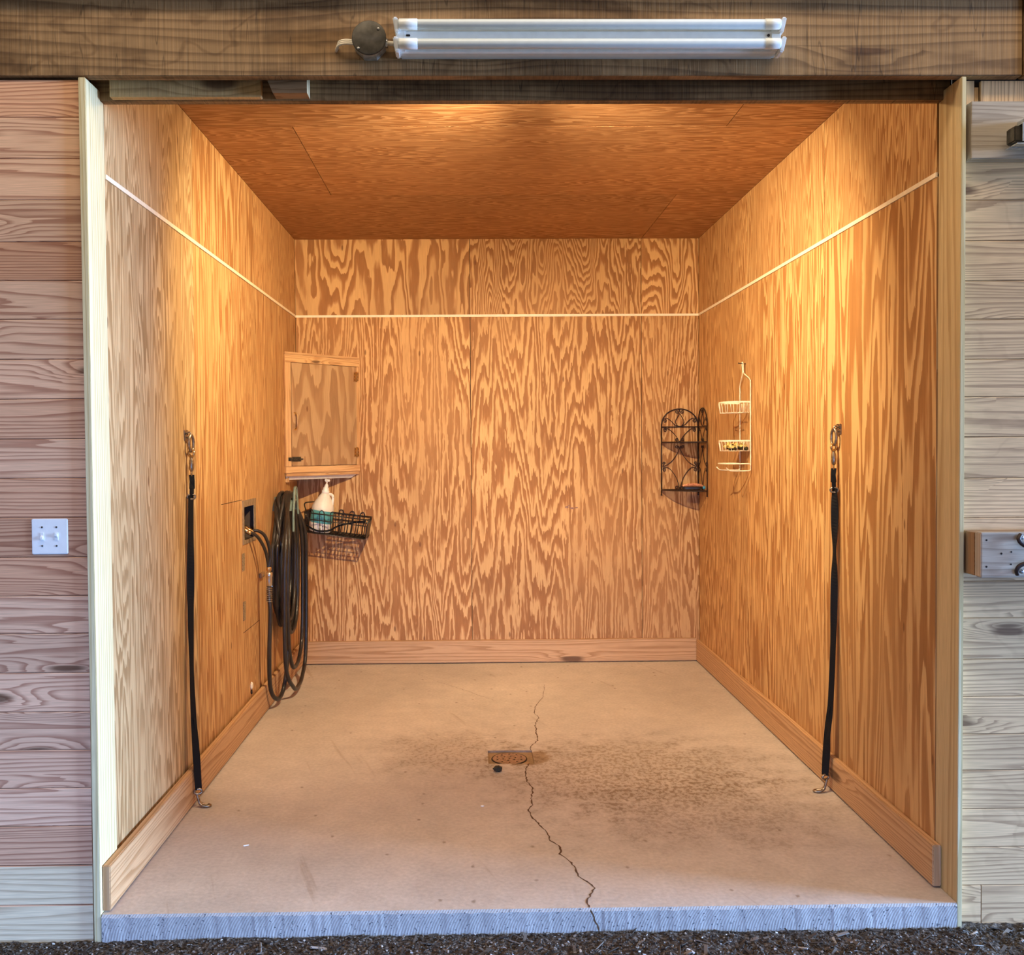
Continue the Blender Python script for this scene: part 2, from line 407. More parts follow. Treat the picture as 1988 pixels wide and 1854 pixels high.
# left wall: the middle lower sheet is cut around the faucet box
box(bm, (XL-.012, YF, .02), (XL, LJ[0]-G, ZT-.006), 2, mi=2, tone2=.5)
hole = (5.165, 5.435, 1.037, 1.238)
of = (3.3, 8.1); tn = .5
for lo, hi in (((LJ[0]+G, .02), (hole[0], ZT-.006)), ((hole[1], .02), (LJ[1]-G, ZT-.006)),
               ((hole[0], .02), (hole[1], hole[2])), ((hole[0], hole[3]), (hole[1], ZT-.006))):
    box(bm, (XL-.012, lo[0], lo[1]), (XL, hi[0], hi[1]), 2, off=of, tone=tn, mi=0)
box(bm, (XL-.012, LJ[1]+G, .02), (XL, YB-G, ZT-.006), 2, mi=0)
sheets_yz(bm, XL-.012, XL, (LJ[0], LJ[1], YB), ZT+.006, ZC, 0); sheets_yz(bm, XL-.012, XL, (YF, LJ[0]), ZT+.006, ZC, 2)
# saw cuts of the access panel
for a, b, z0, z1 in ((4.72, 5.14, 1.2615, 1.2645), (5.14, 5.52, .5385, .5415)):
    box(bm, (XL-.003, a, z0), (XL+.0006, b, z1), 1, mi=1)
for y0, y1, z0, z1 in ((YF, hole[0], -.1, ZC), (hole[1], YB+.05, -.1, ZC), (hole[0], hole[1], -.1, hole[2]), (hole[0], hole[1], hole[3], ZC)):
    box(bm, (XL-.05, y0, z0), (XL-.0105, y1, z1), 2, mi=1)
struct('wall_left', bm, ['ply_left', 'gap', 'ply_faded'])

bm = new_bm()
sheets_yz(bm, XR, XR+.012, (YF, *RJ, YB), .02, ZT-.006, 0, (.05, .45, .8))
sheets_yz(bm, XR, XR+.012, (YF, *RJ, YB), ZT+.006, ZC, 1, (.75, .5, .6))
box(bm, (XR+.0105, YF, -.1), (XR+.05, YB+.05, ZC), 2, mi=2)
struct('wall_right', bm, ['ply_right', 'ply_left', 'gap'])

bm = new_bm()
for y0, y1, cuts in ((3.168, 4.387, (XL, 1.18, XR)), (4.387, 5.565, (XL, -.82, XR)), (5.565, YB, (XL, 1.204, XR))):
    for a, b in zip(cuts[:-1], cuts[1:]):
        box(bm, (a+G, y0+G, ZC), (b-G, y1-G, ZC+.012), 0, mi=0)
box(bm, (XL-.1, 3.29, ZC+.0105), (XR+.1, YB+.1, ZC+.06), 0, mi=1)
struct('ceiling', bm, ['ply_ceiling', 'gap'])

# pale strips that cover the sheet joint
k = 0
for lo, hi, g in (((XL, YB-.005, ZT-.008), (XR, YB+.002, ZT+.008), 0), ((XL-.002, YF, ZT-.008), (XL+.005, YB-.005, ZT+.008), 1), ((XR-.005, YF, ZT-.008), (XR+.002, YB-.005, ZT+.008), 1)):
    k += 1; bm = new_bm(); box(bm, lo, hi, g); struct('trim_%d' % k, bm, 'strip')

# baseboards
bm = new_bm(); box(bm, (XL+.038, YB-.032, .006), (XR-.03, YB, .165), 0, bev=.003); struct('baseboard_back', bm, 'board_stained')
bm = new_bm(); box(bm, (XL+.0115, 3.137, .006), (XL+.038, YB, .157), 1, bev=.003); struct('baseboard_left', bm, 'board_stained')
bm = new_bm(); box(bm, (XR-.030, 3.230, .006), (XR-.0005, YB, .150), 1, bev=.003); struct('baseboard_right', bm, 'board_stained')

# jambs (slightly out of plumb) and headers
def jamb(nm, x0, x1, zb, lean, shaded=False):
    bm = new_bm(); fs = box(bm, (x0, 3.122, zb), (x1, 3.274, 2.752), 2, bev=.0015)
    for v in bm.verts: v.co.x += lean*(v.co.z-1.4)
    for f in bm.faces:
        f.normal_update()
        if shaded and f.normal.x < -.9: f.material_index = 1  # inner face gets the pine with painted shade
    struct(nm, bm, ['jamb', 'jamb_shaded'])
jamb('trim_4', XL-.017, XL+.0055, -.105, -.004)
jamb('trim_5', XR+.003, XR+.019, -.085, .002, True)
bm = new_bm(); box(bm, (-3.6, 3.125, 2.757), (1.822, 3.163, 3.010), 0, off=(2.0, 11.3), tone=.5, bev=.002); struct('trim_6', bm, 'beam')
bm = new_bm(); box(bm, (1.829, 3.118, 2.757), (4.2, 3.163, 3.03), 0, off=(9.0, 3.3), tone=.8, bev=.002); struct('trim_7', bm, 'beam')
bm = new_bm(); box(bm, (XL-.03, 3.243, 2.720), (XR+.03, 3.281, 3.010), 0, off=(5.7, 29.1), tone=.45, bev=.002); struct('trim_8', bm, 'beam')
bm = new_bm(); box(bm, (-1.212, 3.215, 2.722), (-.705, 3.2425, 2.88), 0, tone=.9, bev=.002); struct('trim_9', bm, 'beam_pale')
# short cut-off nailed beside it, its left end cut at a slant
bm = new_bm(); fs = box(bm, (-.70, 3.185, 2.724), (-.546, 3.2425, 2.90), 0, tone=.4)
for v in bm.verts:
    if v.co.x < -.6: v.co.x += (2.82-v.co.z)*.42
for f in bm.faces:
    f.normal_update()
    if f.normal.x > .9: f.material_index = 1
struct('trim_10', bm, ['wood_dark', 'end_grain'])
bm = new_bm(); box(bm, (-3.6, 3.085, 3.014), (4.2, 3.30, 3.20), 0, bev=.003); struct('trim_11', bm, 'beam_pale')

# board siding on both sides of the opening
zl = [2.750, 2.627, 2.493, 2.359, 2.222, 2.096, 1.969, 1.838, 1.708, 1.577, 1.448, 1.318, 1.187, 1.059, .934, .804, .674, .547, .42, .293, .162, .029, -.105]
def board(bm, x0, x1, z0, z1, y, mi=0, tone=None):
    c = .0025; o = (R.uniform(0, 40), R.uniform(0, 40)); t = R.random() if tone is None else tone
    fs = box(bm, (x0, y, z0+.0006), (x1, y+.018, z1-.0006), 0, off=o, tone=t, mi=mi)
    for v in {v for f in fs for v in f.verts}:
        pass
    # chamfer the long front edges for the groove
    es = [e for f in fs for e in f.edges if abs(e.verts[0].co.y-y) < 1e-5 and abs(e.verts[1].co.y-y) < 1e-5 and abs(e.verts[0].co.z-e.verts[1].co.z) < 1e-5]
    bmesh.ops.bevel(bm, geom=list(set(es)), offset=c, segments=1, affect='EDGES')
bm = new_bm()
for i, (a, b) in enumerate(zip(zl[:-1], zl[1:])): board(bm, -3.6, XL-.020, b, a, 3.136, mi=2 if i >= len(zl)-3 else 0)
box(bm, (-3.6, 3.150, -.2), (XL-.026, 3.19, 2.75), 0, mi=1); box(bm, (-3.6, 3.166, 2.75), (XL-.026, 3.19, 3.1), 0, mi=1)
struct('wall_front_left', bm, ['siding_left', 'gap', 'treated'])
zr = [2.487, 2.358, 2.222, 2.088, 1.959, 1.825, 1.699, 1.564, 1.425, 1.291, 1.150, 1.076, .951, .811, .684, .556, .433, .301, .17, .039, -.097]
bm = new_bm(); x0 = XR+.023
for i, (a, b) in enumerate(zip(zr[:-1], zr[1:])):
    if i == len(zr)-2:
        board(bm, x0, 1.716, b, a, 3.165); board(bm, 1.719, 4.2, b, a, 3.165)
    else: board(bm, x0, 4.2, b, a, 3.165)
board(bm, 1.72, 4.2, -.22, -.099, 3.165)
box(bm, (x0, 3.165, 2.4885), (1.683, 3.183, 2.754), 2, tone=.5); box(bm, (1.689, 3.172, 2.4885), (1.701, 3.19, 2.735), 2, tone=.8); box(bm, (1.707, 3.165, 2.4885), (4.2, 3.183, 2.754), 2, tone=.7)
box(bm, (x0, 3.1795, -.1), (4.2, 3.22, 3.1), 0, mi=1)
struct('wall_front_right', bm, ['siding_right', 'gap'])

# ------------------------------------------------------------------ floor slab with its crack, and the ground outside
HX0, HX1, HY0, HY1 = .062, .286, 4.572, 4.772
bm = new_bm()
def quad(bm, pts, mi=0):
    f = bm.faces.new([bm.verts.new(p) for p in pts]); f.material_index = mi; return f
FY = 3.119
xs = (XL+.014, HX0, HX1, XR-.001); ys = (FY+.006, HY0, HY1, YB+.01)
for i in range(3):
    for j in range(3):
        if i == 1 and j == 1: continue
        quad(bm, [(xs[i], ys[j], 0), (xs[i+1], ys[j], 0), (xs[i+1], ys[j+1], 0), (xs[i], ys[j+1], 0)])
H = [(HX0, HY0), (HX1, HY0), (HX1, HY1), (HX0, HY1)]; hd = -.011
for i in range(4):
    a, b = H[i], H[(i+1) % 4]; quad(bm, [(*a, 0), (*b, 0), (*b, hd), (*a, hd)], 3)
quad(bm, [(*p, hd) for p in H], 3)
# ragged front edge and saw-cut face
n = 260; top = []; low = []; bot = []
for i in range(n+1):
    x = xs[0]+(xs[3]-xs[0])*i/n
    q = mnoise.noise(Vector((x*28, 0, 0)))*.0035+mnoise.noise(Vector((x*90, 3, 0)))*.002
    top.append(bm.verts.new((x, FY+.006, 0))); low.append(bm.verts.new((x, FY+q*.6, -.009+q))); bot.append(bm.verts.new((x, FY+.002, -.16)))
for i in range(n):
    bm.faces.new((top[i], top[i+1], low[i+1], low[i])).material_index = 1
    bm.faces.new((low[i], low[i+1], bot[i+1], bot[i])).material_index = 1
for x in (xs[0], xs[3]): quad(bm, [(x, FY, -.16), (x, YB, -.16), (x, YB, 0), (x, FY+.006, 0)])
def crack(pts, w0, w1, jit, lift=.0007):
    P = []
    for (a, b) in zip(pts[:-1], pts[1:]):
        a, b = Vector((*a, 0)), Vector((*b, 0)); m = max(3, int((b-a).length/.014))
        for i in range(m):
            p = a.lerp(b, i/m); P.append(p+Vector((R.uniform(-1, 1)*jit, R.uniform(-1, 1)*jit*.5, 0)))
    P.append(Vector((*pts[-1], 0))); prev = None; m = len(P)
    for i, p in enumerate(P):
        w = (w0+(w1-w0)*i/m)*R.uniform(.45, 1.35)/2
        if FY+.006 < p.y:
            cur = [bm.verts.new((p.x-w, p.y, lift)), bm.verts.new((p.x+w, p.y, lift))]
            if prev: bm.faces.new((prev[0], prev[1], cur[1], cur[0])).material_index = 2
            prev = cur
crack([(.378, 3.126), (.373, 3.162), (.391, 3.218), (.411, 3.265), (.401, 3.301), (.37, 3.345), (.359, 3.436), (.347, 3.483), (.317, 3.546), (.325, 3.603), (.29, 3.663), (.287, 3.739), (.263, 3.811), (.239, 3.886), (.221, 3.982), (.245, 4.035), (.242, 4.099), (.257, 4.234), (.237, 4.316), (.236, 4.444), (.244, 4.51), (.262, 4.57)], .0065, .006, .0035)
crack([(.278, 4.775), (.282, 4.823), (.326, 4.927), (.329, 5.094), (.334, 5.242), (.364, 5.35), (.342, 5.432), (.355, 5.565), (.413, 5.777), (.434, 5.928), (.45, 6.1)], .0065, .002, .004)
crack([(-.42, 6.45), (-.399, 6.426), (-.261, 6.222), (-.079, 5.988), (.022, 5.849), (.127, 5.715), (.318, 5.654), (.364, 5.635)], .001, .003, .004)
prev = None
for i in range(12):                      # the crack runs on down the cut face
    z = -.002-.009*i; x = .380+.0035*i+R.uniform(-.003, .003); w = .0028*R.uniform(.5, 1.4)
    cur = [bm.verts.new((x-w, FY-.0028, z)), bm.verts.new((x+w, FY-.0028, z))]
    if prev: bm.faces.new((prev[0], prev[1], cur[1], cur[0])).material_index = 2
    prev = cur
struct('floor', bm, ['floor', 'edge', 'crack', 'wet'])

def gz(x, y):
    z = -.083-.012*max(0, min(1, (-x-.9)/.5))-.008*max(0, min(1, (x-1.62)/.1))
    p = Vector((x*5, y*5, 1.3)); q = Vector((x*38, y*38, 4.2)); s = Vector((x*95, y*95, .2))
    return z+mnoise.noise(p)*.008+mnoise.noise(q)*.006+mnoise.noise(s)*.0035
bm = new_bm()
def grid(x0, x1, nx, y0, y1, ny, dz=0.0):
    V = [[bm.verts.new((x0+(x1-x0)*i/nx, y0+(y1-y0)*j/ny, gz(x0+(x1-x0)*i/nx, y0+(y1-y0)*j/ny)-dz)) for j in range(ny+1)] for i in range(nx+1)]
    for i in range(nx):
        for j in range(ny): bm.faces.new((V[i][j], V[i+1][j], V[i+1][j+1], V[i][j+1])).smooth = True
grid(-1.9, 2.3, 640, 2.45, 3.20, 90)
for a in ((-3.6, -1.85, 40, 2.0, 3.20, 30, .004), (2.25, 4.2, 40, 2.0, 3.20, 30, .004), (-1.95, 2.35, 60, 2.0, 2.55, 12, .006), (-4, 12, 40, -3.5, 2.0, 14), (4.2, 12, 20, 2.0, 3.2, 4), (-10, -4, 10, -3.5, 2.0, 8), (-10, -3.6, 8, 2.0, 3.2, 4)): grid(*a)
struct('ground', bm, 'soil')

bm = new_bm()
tl = bm.loops.layers.uv['tone']
for i in range(9500):
    x = R.uniform(-1.75, 2.05); y = R.uniform(2.75, 3.115 if XL < x < XR else 3.13)
    big = R.random() < .04
    l, w, t = R.uniform(.002, .0055), R.uniform(.0012, .0035), R.uniform(.0008, .002)
    if big: l, w = R.uniform(.012, .03), R.uniform(.002, .006)
    m = Matrix.Translation((x, y, gz(x, y)+.0015)) @ Matrix.Rotation(R.uniform(0, 6.28), 4, 'Z') @ Matrix.Rotation(R.uniform(-.7, .7), 4, 'X') @ Matrix.Rotation(R.uniform(-.5, .5), 4, 'Y')
    box(bm, (-l, -w, -t), (l, w, t), 0, off=(0, 0), tone=min(1, abs(R.gauss(.2, .3))), mat=m)
o = link('wood_chips', bm, 'chips'); o['kind'] = 'stuff'
tag(o, 'pale and dark bedding chips scattered over the dark soil at the foot of the slab', 'wood chips')

# ------------------------------------------------------------------ fluorescent fixture, box and cable on the header
LX0, LX1 = -.247, 1.010
t = thing('fluorescent_light', 'long white fluorescent fixture with two unlit tubes on the beam above the opening', 'light fixture', (.38, 3.125, 2.784))
bm = new_bm()
prof = [(3.125, 2.811), (3.074, 2.808), (3.068, 2.811), (3.063, 2.838), (3.057, 2.846), (3.056, 2.870), (3.064, 2.878), (3.070, 2.895), (3.078, 2.905), (3.125, 2.908)]
rows = [[bm.verts.new((x, y, z)) for (y, z) in prof] for x in (LX0+.022, LX1-.024)]
for i in range(len(prof)-1): bm.faces.new((rows[0][i], rows[0][i+1], rows[1][i+1], rows[1][i]))
for r in rows: bm.faces.new(r)
part('housing', bm, 'white_enamel', t)
TZ = (2.8875, 2.826); TY = 3.043
for z in TZ:
    bm = new_bm(); lathe(bm, [(.0145, LX0+.018), (.0156, LX0+.022), (.0156, LX1-.022), (.0145, LX1-.018)], (0, TY, z), 'X', 20)
    tb = part('tube', bm, 'tube', t)
    for a, b in ((LX0+.02, LX0+.078), (LX1-.068, LX1-.02)):
        bm = new_bm(); lathe(bm, [(.0160, a), (.0170, a+.001), (.0170, b-.001), (.0160, b)], (0, TY, z), 'X', 20)
        part('tube_sleeve', bm, 'tube_cap', tb)
for x0, x1, s in ((LX0, LX0+.016, 1), (LX1-.016, LX1, -1)):
    for z in TZ:
        bm = new_bm(); fs = box(bm, (x0, 3.030, z-.026), (x1, 3.085, z+.0195), 0, bev=.004)
        for v in bm.verts:
            if v.co.z < z-.02: v.co.x += s*.006; v.co.y += .012
        part('tube_holder', bm, 'white_plastic', t)
for x0, x1 in ((LX0+.008, LX0+.040), (LX1-.045, LX1-.012)):
    bm = new_bm(); box(bm, (x0, 3.0535, 2.812), (x1, 3.124, 2.903), 0, bev=.003); part('end_cover', bm, 'white_enamel', t)
bm = new_bm(); lathe(bm, [(.0045, 3.0545), (.0045, 3.060)], (LX1-.052, 0, 2.858), 'Y', 12)
part('hole_plug', bm, 'gap', t, 'small dark screw hole')
bm = new_bm(); box(bm, (LX0+.041, 3.0535, 2.855), (LX0+.054, 3.060, 2.861), 0, bev=.001); part('clip', bm, 'gap', t, 'small dark clip')

t = thing('junction_box', 'round dark metal junction box on the beam left of the fluorescent fixture', 'junction box', (-.329, 3.125, 2.853))
bm = new_bm(); CB = (-.326, 0, 2.856)
oct_ = [(math.cos(math.pi/8+k*math.pi/4), math.sin(math.pi/8+k*math.pi/4)) for k in range(8)]
A = [bm.verts.new((CB[0]+.054*a, 3.1245, CB[2]+.054*b)) for a, b in oct_]; B = [bm.verts.new((CB[0]+.054*a, 3.072, CB[2]+.054*b)) for a, b in oct_]
for k in range(8): bm.faces.new((A[k], A[(k+1) % 8], B[(k+1) % 8], B[k]))
bm.faces.new(A); bm.faces.new(B)
bx = part('box_body', bm, 'galv', t, 'grey metal eight-sided box body')
bm = new_bm(); lathe(bm, [(.0545, 3.0715), (.0555, 3.070), (.0545, 3.0675), (.052, 3.0665), (.001, 3.0665)], CB, 'Y', 40); cv = part('cover', bm, 'dark_steel', t, 'dark round cover plate')
for a, b in ((.030, .028), (-.034, -.034)):
    bm = new_bm(); lathe(bm, [(.0042, 3.0667), (.0042, 3.0645), (.002, 3.0635)], (CB[0]+a, 0, CB[2]+b), 'Y', 12); part('screw', bm, 'steel', cv, 'bright screw head')
bm = new_bm(); tube(bm, [(CB[0]+.052, 3.098, 2.852), (CB[0]+.07, 3.098, 2.850), (LX0+.012, 3.098, 2.848)], .007, 10); part('nipple', bm, 'cable', t)
bm = new_bm(); tube(bm, [(CB[0]+.050, 3.098, 2.851), (CB[0]+.058, 3.098, 2.851)], .015, 6); tube(bm, [(LX0-.002, 3.098, 2.850), (LX0+.006, 3.098, 2.850)], .015, 6); part('locknut', bm, 'steel', t)
bm = new_bm()
for dz, dx in ((0, 0), (.005, .003), (-.005, -.002)):
    tube(bm, catmull([(CB[0]-.045, 3.095, 2.851+dz), (CB[0]-.075, 3.092, 2.853+dz*1.1), (CB[0]-.098, 3.098, 2.851+dz), (CB[0]-.108+dx, 3.112, 2.844+dz), (CB[0]-.111+dx, 3.127, 2.840+dz*.8)], 8), .0042, 8)
part('cable', bm, 'cable', t, 'pale sheathed cable running into the beam')

# ------------------------------------------------------------------ switch plate on the left siding
t = thing('light_switch', 'white double light switch plate on the boards left of the opening', 'light switch', (-1.395, 3.136, 1.256))
bm = new_bm(); box(bm, (-1.4555, 3.1305, 1.197), (-1.3365, 3.1358, 1.3145), 2, bev=.003); pl = part('plate', bm, 'white_plastic', t)
for x, up in ((-1.4205, -1), (-1.3735, 1)):
    bm = new_bm(); box(bm, (x-.0055, 3.1290, 1.2435), (x+.0055, 3.1306, 1.2685), 2); 
    fs = box(bm, (x-.0045, 3.1235, 1.251), (x+.0045, 3.131, 1.261), 2, bev=.0012)
    for v in bm.verts:
        if v.co.y < 3.1265: v.co.z += up*.006
    part('toggle', bm, 'white_plastic', t)
    for z in (1.225, 1.2865):
        bm = new_bm(); lathe(bm, [(.0032, 3.1306), (.0030, 3.1292), (.001, 3.1288)], (x, 0, z), 'Y', 12); part('screw', bm, 'dark_steel', pl, 'dark screw head')

# ------------------------------------------------------------------ right siding: door track and timber block
t = thing('track_board', 'short brown board mounted high on the boards right of the opening, behind the metal track', 'board', (1.651, 3.165, 2.482))
bm = new_bm(); box(bm, (1.651, 3.121, 2.483), (3.2, 3.1645, 2.671), 0, tone=.35, bev=.002); part('board', bm, 'block', t)
t = thing('door_track', 'galvanized sliding door track with a dark end stop at the upper right edge', 'door track', (1.78, 3.121, 2.50))
bm = new_bm()
box(bm, (1.772, 3.035, 2.513), (3.2, 3.037, 2.572), 0); box(bm, (1.772, 3.037, 2.570), (3.2, 3.10, 2.572), 0)
box(bm, (1.772, 3.098, 2.513), (3.2, 3.10, 2.572), 0); box(bm, (1.752, 3.030, 2.503), (3.2, 3.063, 2.506), 0); box(bm, (1.752, 3.075, 2.503), (3.2, 3.10, 2.506), 0)
part('rail', bm, 'galv', t)
bm = new_bm(); box(bm, (1.752, 3.045, 2.515), (1.790, 3.096, 2.566), 0, bev=.004); part('end_stop', bm, 'dark_steel', t, 'dark end stop')
bm = new_bm(); box(bm, (1.803, 3.05, 2.572), (1.85, 3.121, 2.602), 0, bev=.002); part('bracket', bm, 'galv', t)

t = thing('timber_block', 'weathered grey block of two thick boards with bolt holes right of the jamb', 'wooden block', (1.64, 3.165, 1.107))
bm = new_bm(); box(bm, (1.640, 3.030, 1.107), (3.0, 3.070, 1.253), 0, tone=.3, bev=.003); fb = part('front_board', bm, 'block', t)
bm = new_bm(); box(bm, (1.6405, 3.0705, 1.109), (3.0, 3.1645, 1.250), 0, tone=.2, bev=.002); part('back_board', bm, 'wood_dark', t, 'dark brown inner board')
for x, z, r in ((1.657, 1.229, .0032), (1.657, 1.143, .0034), (1.7055, 1.185, .0035), (1.738, 1.190, .0030), (1.737, 1.150, .0030)):
    bm = new_bm(); lathe(bm, [(r, 3.0306), (r, 3.0292)], (x, 0, z), 'Y', 12); part('bolt_hole', bm, 'gap', fb, 'dark bolt hole')
t = thing('gate_latch', 'forked dark iron latch on the grey timber block, cut by the right edge', 'latch', (1.80, 3.03, 1.18))
bm = new_bm(); tube(bm, catmull([(1.762, 3.018, 1.248), (1.752, 3.012, 1.232), (1.765, 3.008, 1.215), (1.80, 3.005, 1.20), (1.84, 3.005, 1.185)], 8), .007, 8)
tube(bm, catmull([(1.752, 3.018, 1.118), (1.746, 3.012, 1.133), (1.757, 3.008, 1.150), (1.80, 3.005, 1.165), (1.84, 3.005, 1.185)], 8), .007, 8); part('fork', bm, 'iron', t)
for z in (1.238, 1.128):
    bm = new_bm(); lathe(bm, [(.008, 3.0295), (.008, 3.018), (.005, 3.012), (.001, 3.011)], (1.766, 0, z), 'Y', 14); part('bolt_head', bm, 'galv', t, 'pale round bolt head')

# ------------------------------------------------------------------ cross ties
def ribbon(bm, pts, w, th=.0022, mi=0):
    # pts: (position, angle of the width direction in the xy plane)
    prev = None
    for p, a, ww in pts:
        p = Vector(p); d = Vector((math.cos(a), math.sin(a), 0))*ww*.5; n = Vector((-math.sin(a), math.cos(a), 0))*th*.5
        cur = [bm.verts.new(p+d+n), bm.verts.new(p-d+n), bm.verts.new(p-d-n), bm.verts.new(p+d-n)]
        if prev:
            for i in range(4): bm.faces.new((prev[i], prev[(i+1) % 4], cur[(i+1) % 4], cur[i]))
        else: bm.faces.new(cur)
        prev = cur
    bm.faces.new(prev)
def ring_pts(c, rx, rz, ax, n=18):
    # ring in the plane spanned by the horizontal direction ax and z
    return [Vector(c)+Vector(ax)*rx*math.cos(2*math.pi*i/n)+Vector((0, 0, rz*math.sin(2*math.pi*i/n))) for i in range(n)]
def cross_tie(side, y, z0, W, twists, labels):
    s = 1 if side == 'L' else -1
    def X(d): return W+s*d
    a = thing('wall_ring', labels[0], 'tie ring', (W, y, z0))
    bm = new_bm(); box(bm, (min(X(0), X(.004)), y-.027, z0-.024), (max(X(0), X(.004)), y+.027, z0+.024), 2, bev=.002); part('plate', bm, 'hardware', a)
    for dy in (-.018, .018):
        bm = new_bm(); lathe(bm, [(.0045, 0), (.004, s*.003)], (X(.004), y+dy, z0+.006), 'X', 10); part('screw', bm, 'dark_steel', a)
    bm = new_bm(); tube(bm, catmull([(X(.003), y, z0+.01), (X(.018), y, z0+.014), (X(.024), y, z0), (X(.018), y, z0-.012), (X(.003), y, z0-.008)], 6), .004, 8); part('staple', bm, 'hardware', a)
    t = thing('tie_strap', labels[1], 'cross tie strap', (X(.02), y, z0-.05))
    hv = Vector((s*.35, 1, 0)).normalized()
    bm = new_bm(); tube(bm, ring_pts((X(.024), y, z0-.034), (.016), .036, hv), .0062, 8, closed=True); part('quick_link', bm, 'hardware', t)
    h2 = Vector((1, -.5*s, 0)).normalized()
    bm = new_bm(); tube(bm, ring_pts((X(.024), y, z0-.079), (.015), .014, h2), .0055, 8, closed=True); part('eye_ring', bm, 'brass', t)
    bm = new_bm(); lathe(bm, [(.005, z0-.158), (.0095, z0-.150), (.0105, z0-.140), (.0105, z0-.112), (.0075, z0-.104), (.006, z0-.090), (.004, z0-.088)], (X(.024), y, 0), 'Z', 14); part('snap_barrel', bm, 'hardware', t)
    bm = new_bm(); tube(bm, [(X(.024), y, z0-.150), (X(.024), y, z0-.178)], .004, 8); part('swivel', bm, 'brass', t)
    ang0 = math.radians(25 if side == 'L' else 155)
    bm = new_bm(); pts = [((X(.024), y, z0-.172), ang0, .022), ((X(.026), y, z0-.20), ang0, .021), ((X(.025), y, z0-.232), ang0+.3, .023), ((X(.024), y, z0-.235), ang0+.3, .017), ((X(.023), y, z0-.262), ang0+.2, .017)]
    ribbon(bm, pts, .022, .007); part('webbing_loop', bm, 'strap', t)
    bm = new_bm(); tube(bm, ring_pts((X(.022), y, z0-.268), (.017), .011, Vector((.9, .5*s, 0)).normalized()), (.0042), 8, closed=True); part('slide_buckle', bm, 'hardware', t)
    # main webbing: hangs free, twists, rests against the baseboard top
    zt, zb = z0-.262, .075; dr = .085 if side == 'L' else 0.0
    def hang(zz): 
        f = (zt-zz)/(zt-zb); return X(.020+.042*f**3)
    bm = new_bm(); pts = []; n = 90
    for i in range(n+1):
        zz = zt+(zb-zt)*i/n; f = i/n; ang = twists[0][1]
        for (fa, aa), (fb, ab) in zip(twists[:-1], twists[1:]):
            if fa <= f <= fb:
                q = (f-fa)/(fb-fa); q = q*q*(3-2*q); ang = aa+(ab-aa)*q
        pts.append(((hang(zz), y-dr*f, zz), math.radians(ang), .031))
    ribbon(bm, pts, .031, .0024); part('webbing', bm, 'strap', t)
    # tail of the strap folded back beside it near the floor
    bm = new_bm(); pts = []
    for i in range(25):
        f = i/24; zz = zb+.004+(.30)*f
        pts.append(((hang(zz)+s*.004, y-dr*(1-f*.2)+.006+.016*math.sin(math.pi*f), zz), math.radians((62 if side == 'L' else 118)+(20 if side == 'L' else -20)*f), .022))
    ribbon(bm, pts, .026, .0022); part('strap_tail', bm, 'strap', t)
    bm = new_bm(); tube(bm, ring_pts((X(.060), y-dr, .066), .016, .011, Vector((1, .3, 0)).normalized()), .0050, 8, closed=True); part('ring', bm, 'hardware', t)
    y -= dr
    bm = new_bm(); P = [(X(.054), y, .056), (X(.062), y-.006, .036), (X(.072), y-.012, .016), (X(.090), y-.016, .008), (X(.108), y-.012, .0065), (X(.112), y-.002, .0065), (X(.100), y+.006, .0065), (X(.080), y-.002, .011), (X(.066), y-.004, .022)]
    tube(bm, catmull(P, 8), .0060, 8); part('snap_hook', bm, 'hardware', t)
cross_tie('L', 4.15, 1.600, XL, [(0, 65), (.12, 60), (.28, 20), (.40, 55), (.60, 75), (.8, 60), (.92, 50), (1, 45)],
          ('small metal ring plate holding the black strap on the left wall', 'long black cross tie strap hanging on the left wall, its hook on the floor'))
cross_tie('R', 4.15, 1.609, XR, [(0, 110), (.08, 150), (.22, 95), (.36, 150), (.55, 115), (.78, 115), (.85, 96), (.94, 125), (1, 132)],
          ('small metal ring plate holding the black strap on the right wall', 'long black cross tie strap hanging on the right wall, its hook on the floor'))

# ------------------------------------------------------------------ corner cabinet
P1 = Vector((XL+.006, 6.292, 1.376)); P2 = Vector((-.812, YB-.006, 1.376))
ex = (P2-P1).normalized(); ny = Vector((ex.y, -ex.x, 0)); CL = (P2-P1).length    # ny points into the room
MC = Matrix(((ex.x, -ny.x, 0, P1.x), (ex.y, -ny.y, 0, P1.y), (0, 0, 1, P1.z), (0, 0, 0, 1)))   # local: x along the front, -y out, z up
t = thing('corner_cabinet', 'plywood corner cabinet with a latched door hanging above the coiled hose', 'cabinet', (XL, YB, 1.376))
CHT = .80
bm = new_bm()
mid = CL*((P2-P1).x*0+0.56)
cor = Vector((XL+.004, YB-.004, 0))
def tri_prism(z0, z1, inset):
    a = MC @ Vector((inset, .012+inset*.5, 0)); b = MC @ Vector((CL-inset, .012+inset*.5, 0)); c = cor
    lo = [bm.verts.new((p.x, p.y, P1.z+z0)) for p in (a, b, c)]; hi = [bm.verts.new((p.x, p.y, P1.z+z1)) for p in (a, b, c)]
    fs = [bm.faces.new(lo), bm.faces.new(hi)]+[bm.faces.new((lo[i], lo[(i+1) % 3], hi[(i+1) % 3], hi[i])) for i in range(3)]
    paint(bm, fs, 2, (3, 3), .5, .5)
tri_prism(.0, CHT, .02); part('body', bm, 'door_ply', t)
bm = new_bm()
box(bm, (0, -.010, CHT-.062), (CL, .012, CHT-.012), 0, tone=.7, bev=.0015, mat=MC)
box(bm, (-.004, -.016, CHT-.012), (CL-.004, .012, CHT+.004), 0, tone=.2, bev=.0015, mat=MC)
box(bm, (0, -.010, .045), (.046, .012, CHT-.063), 2, tone=.6, bev=.0015, mat=MC)
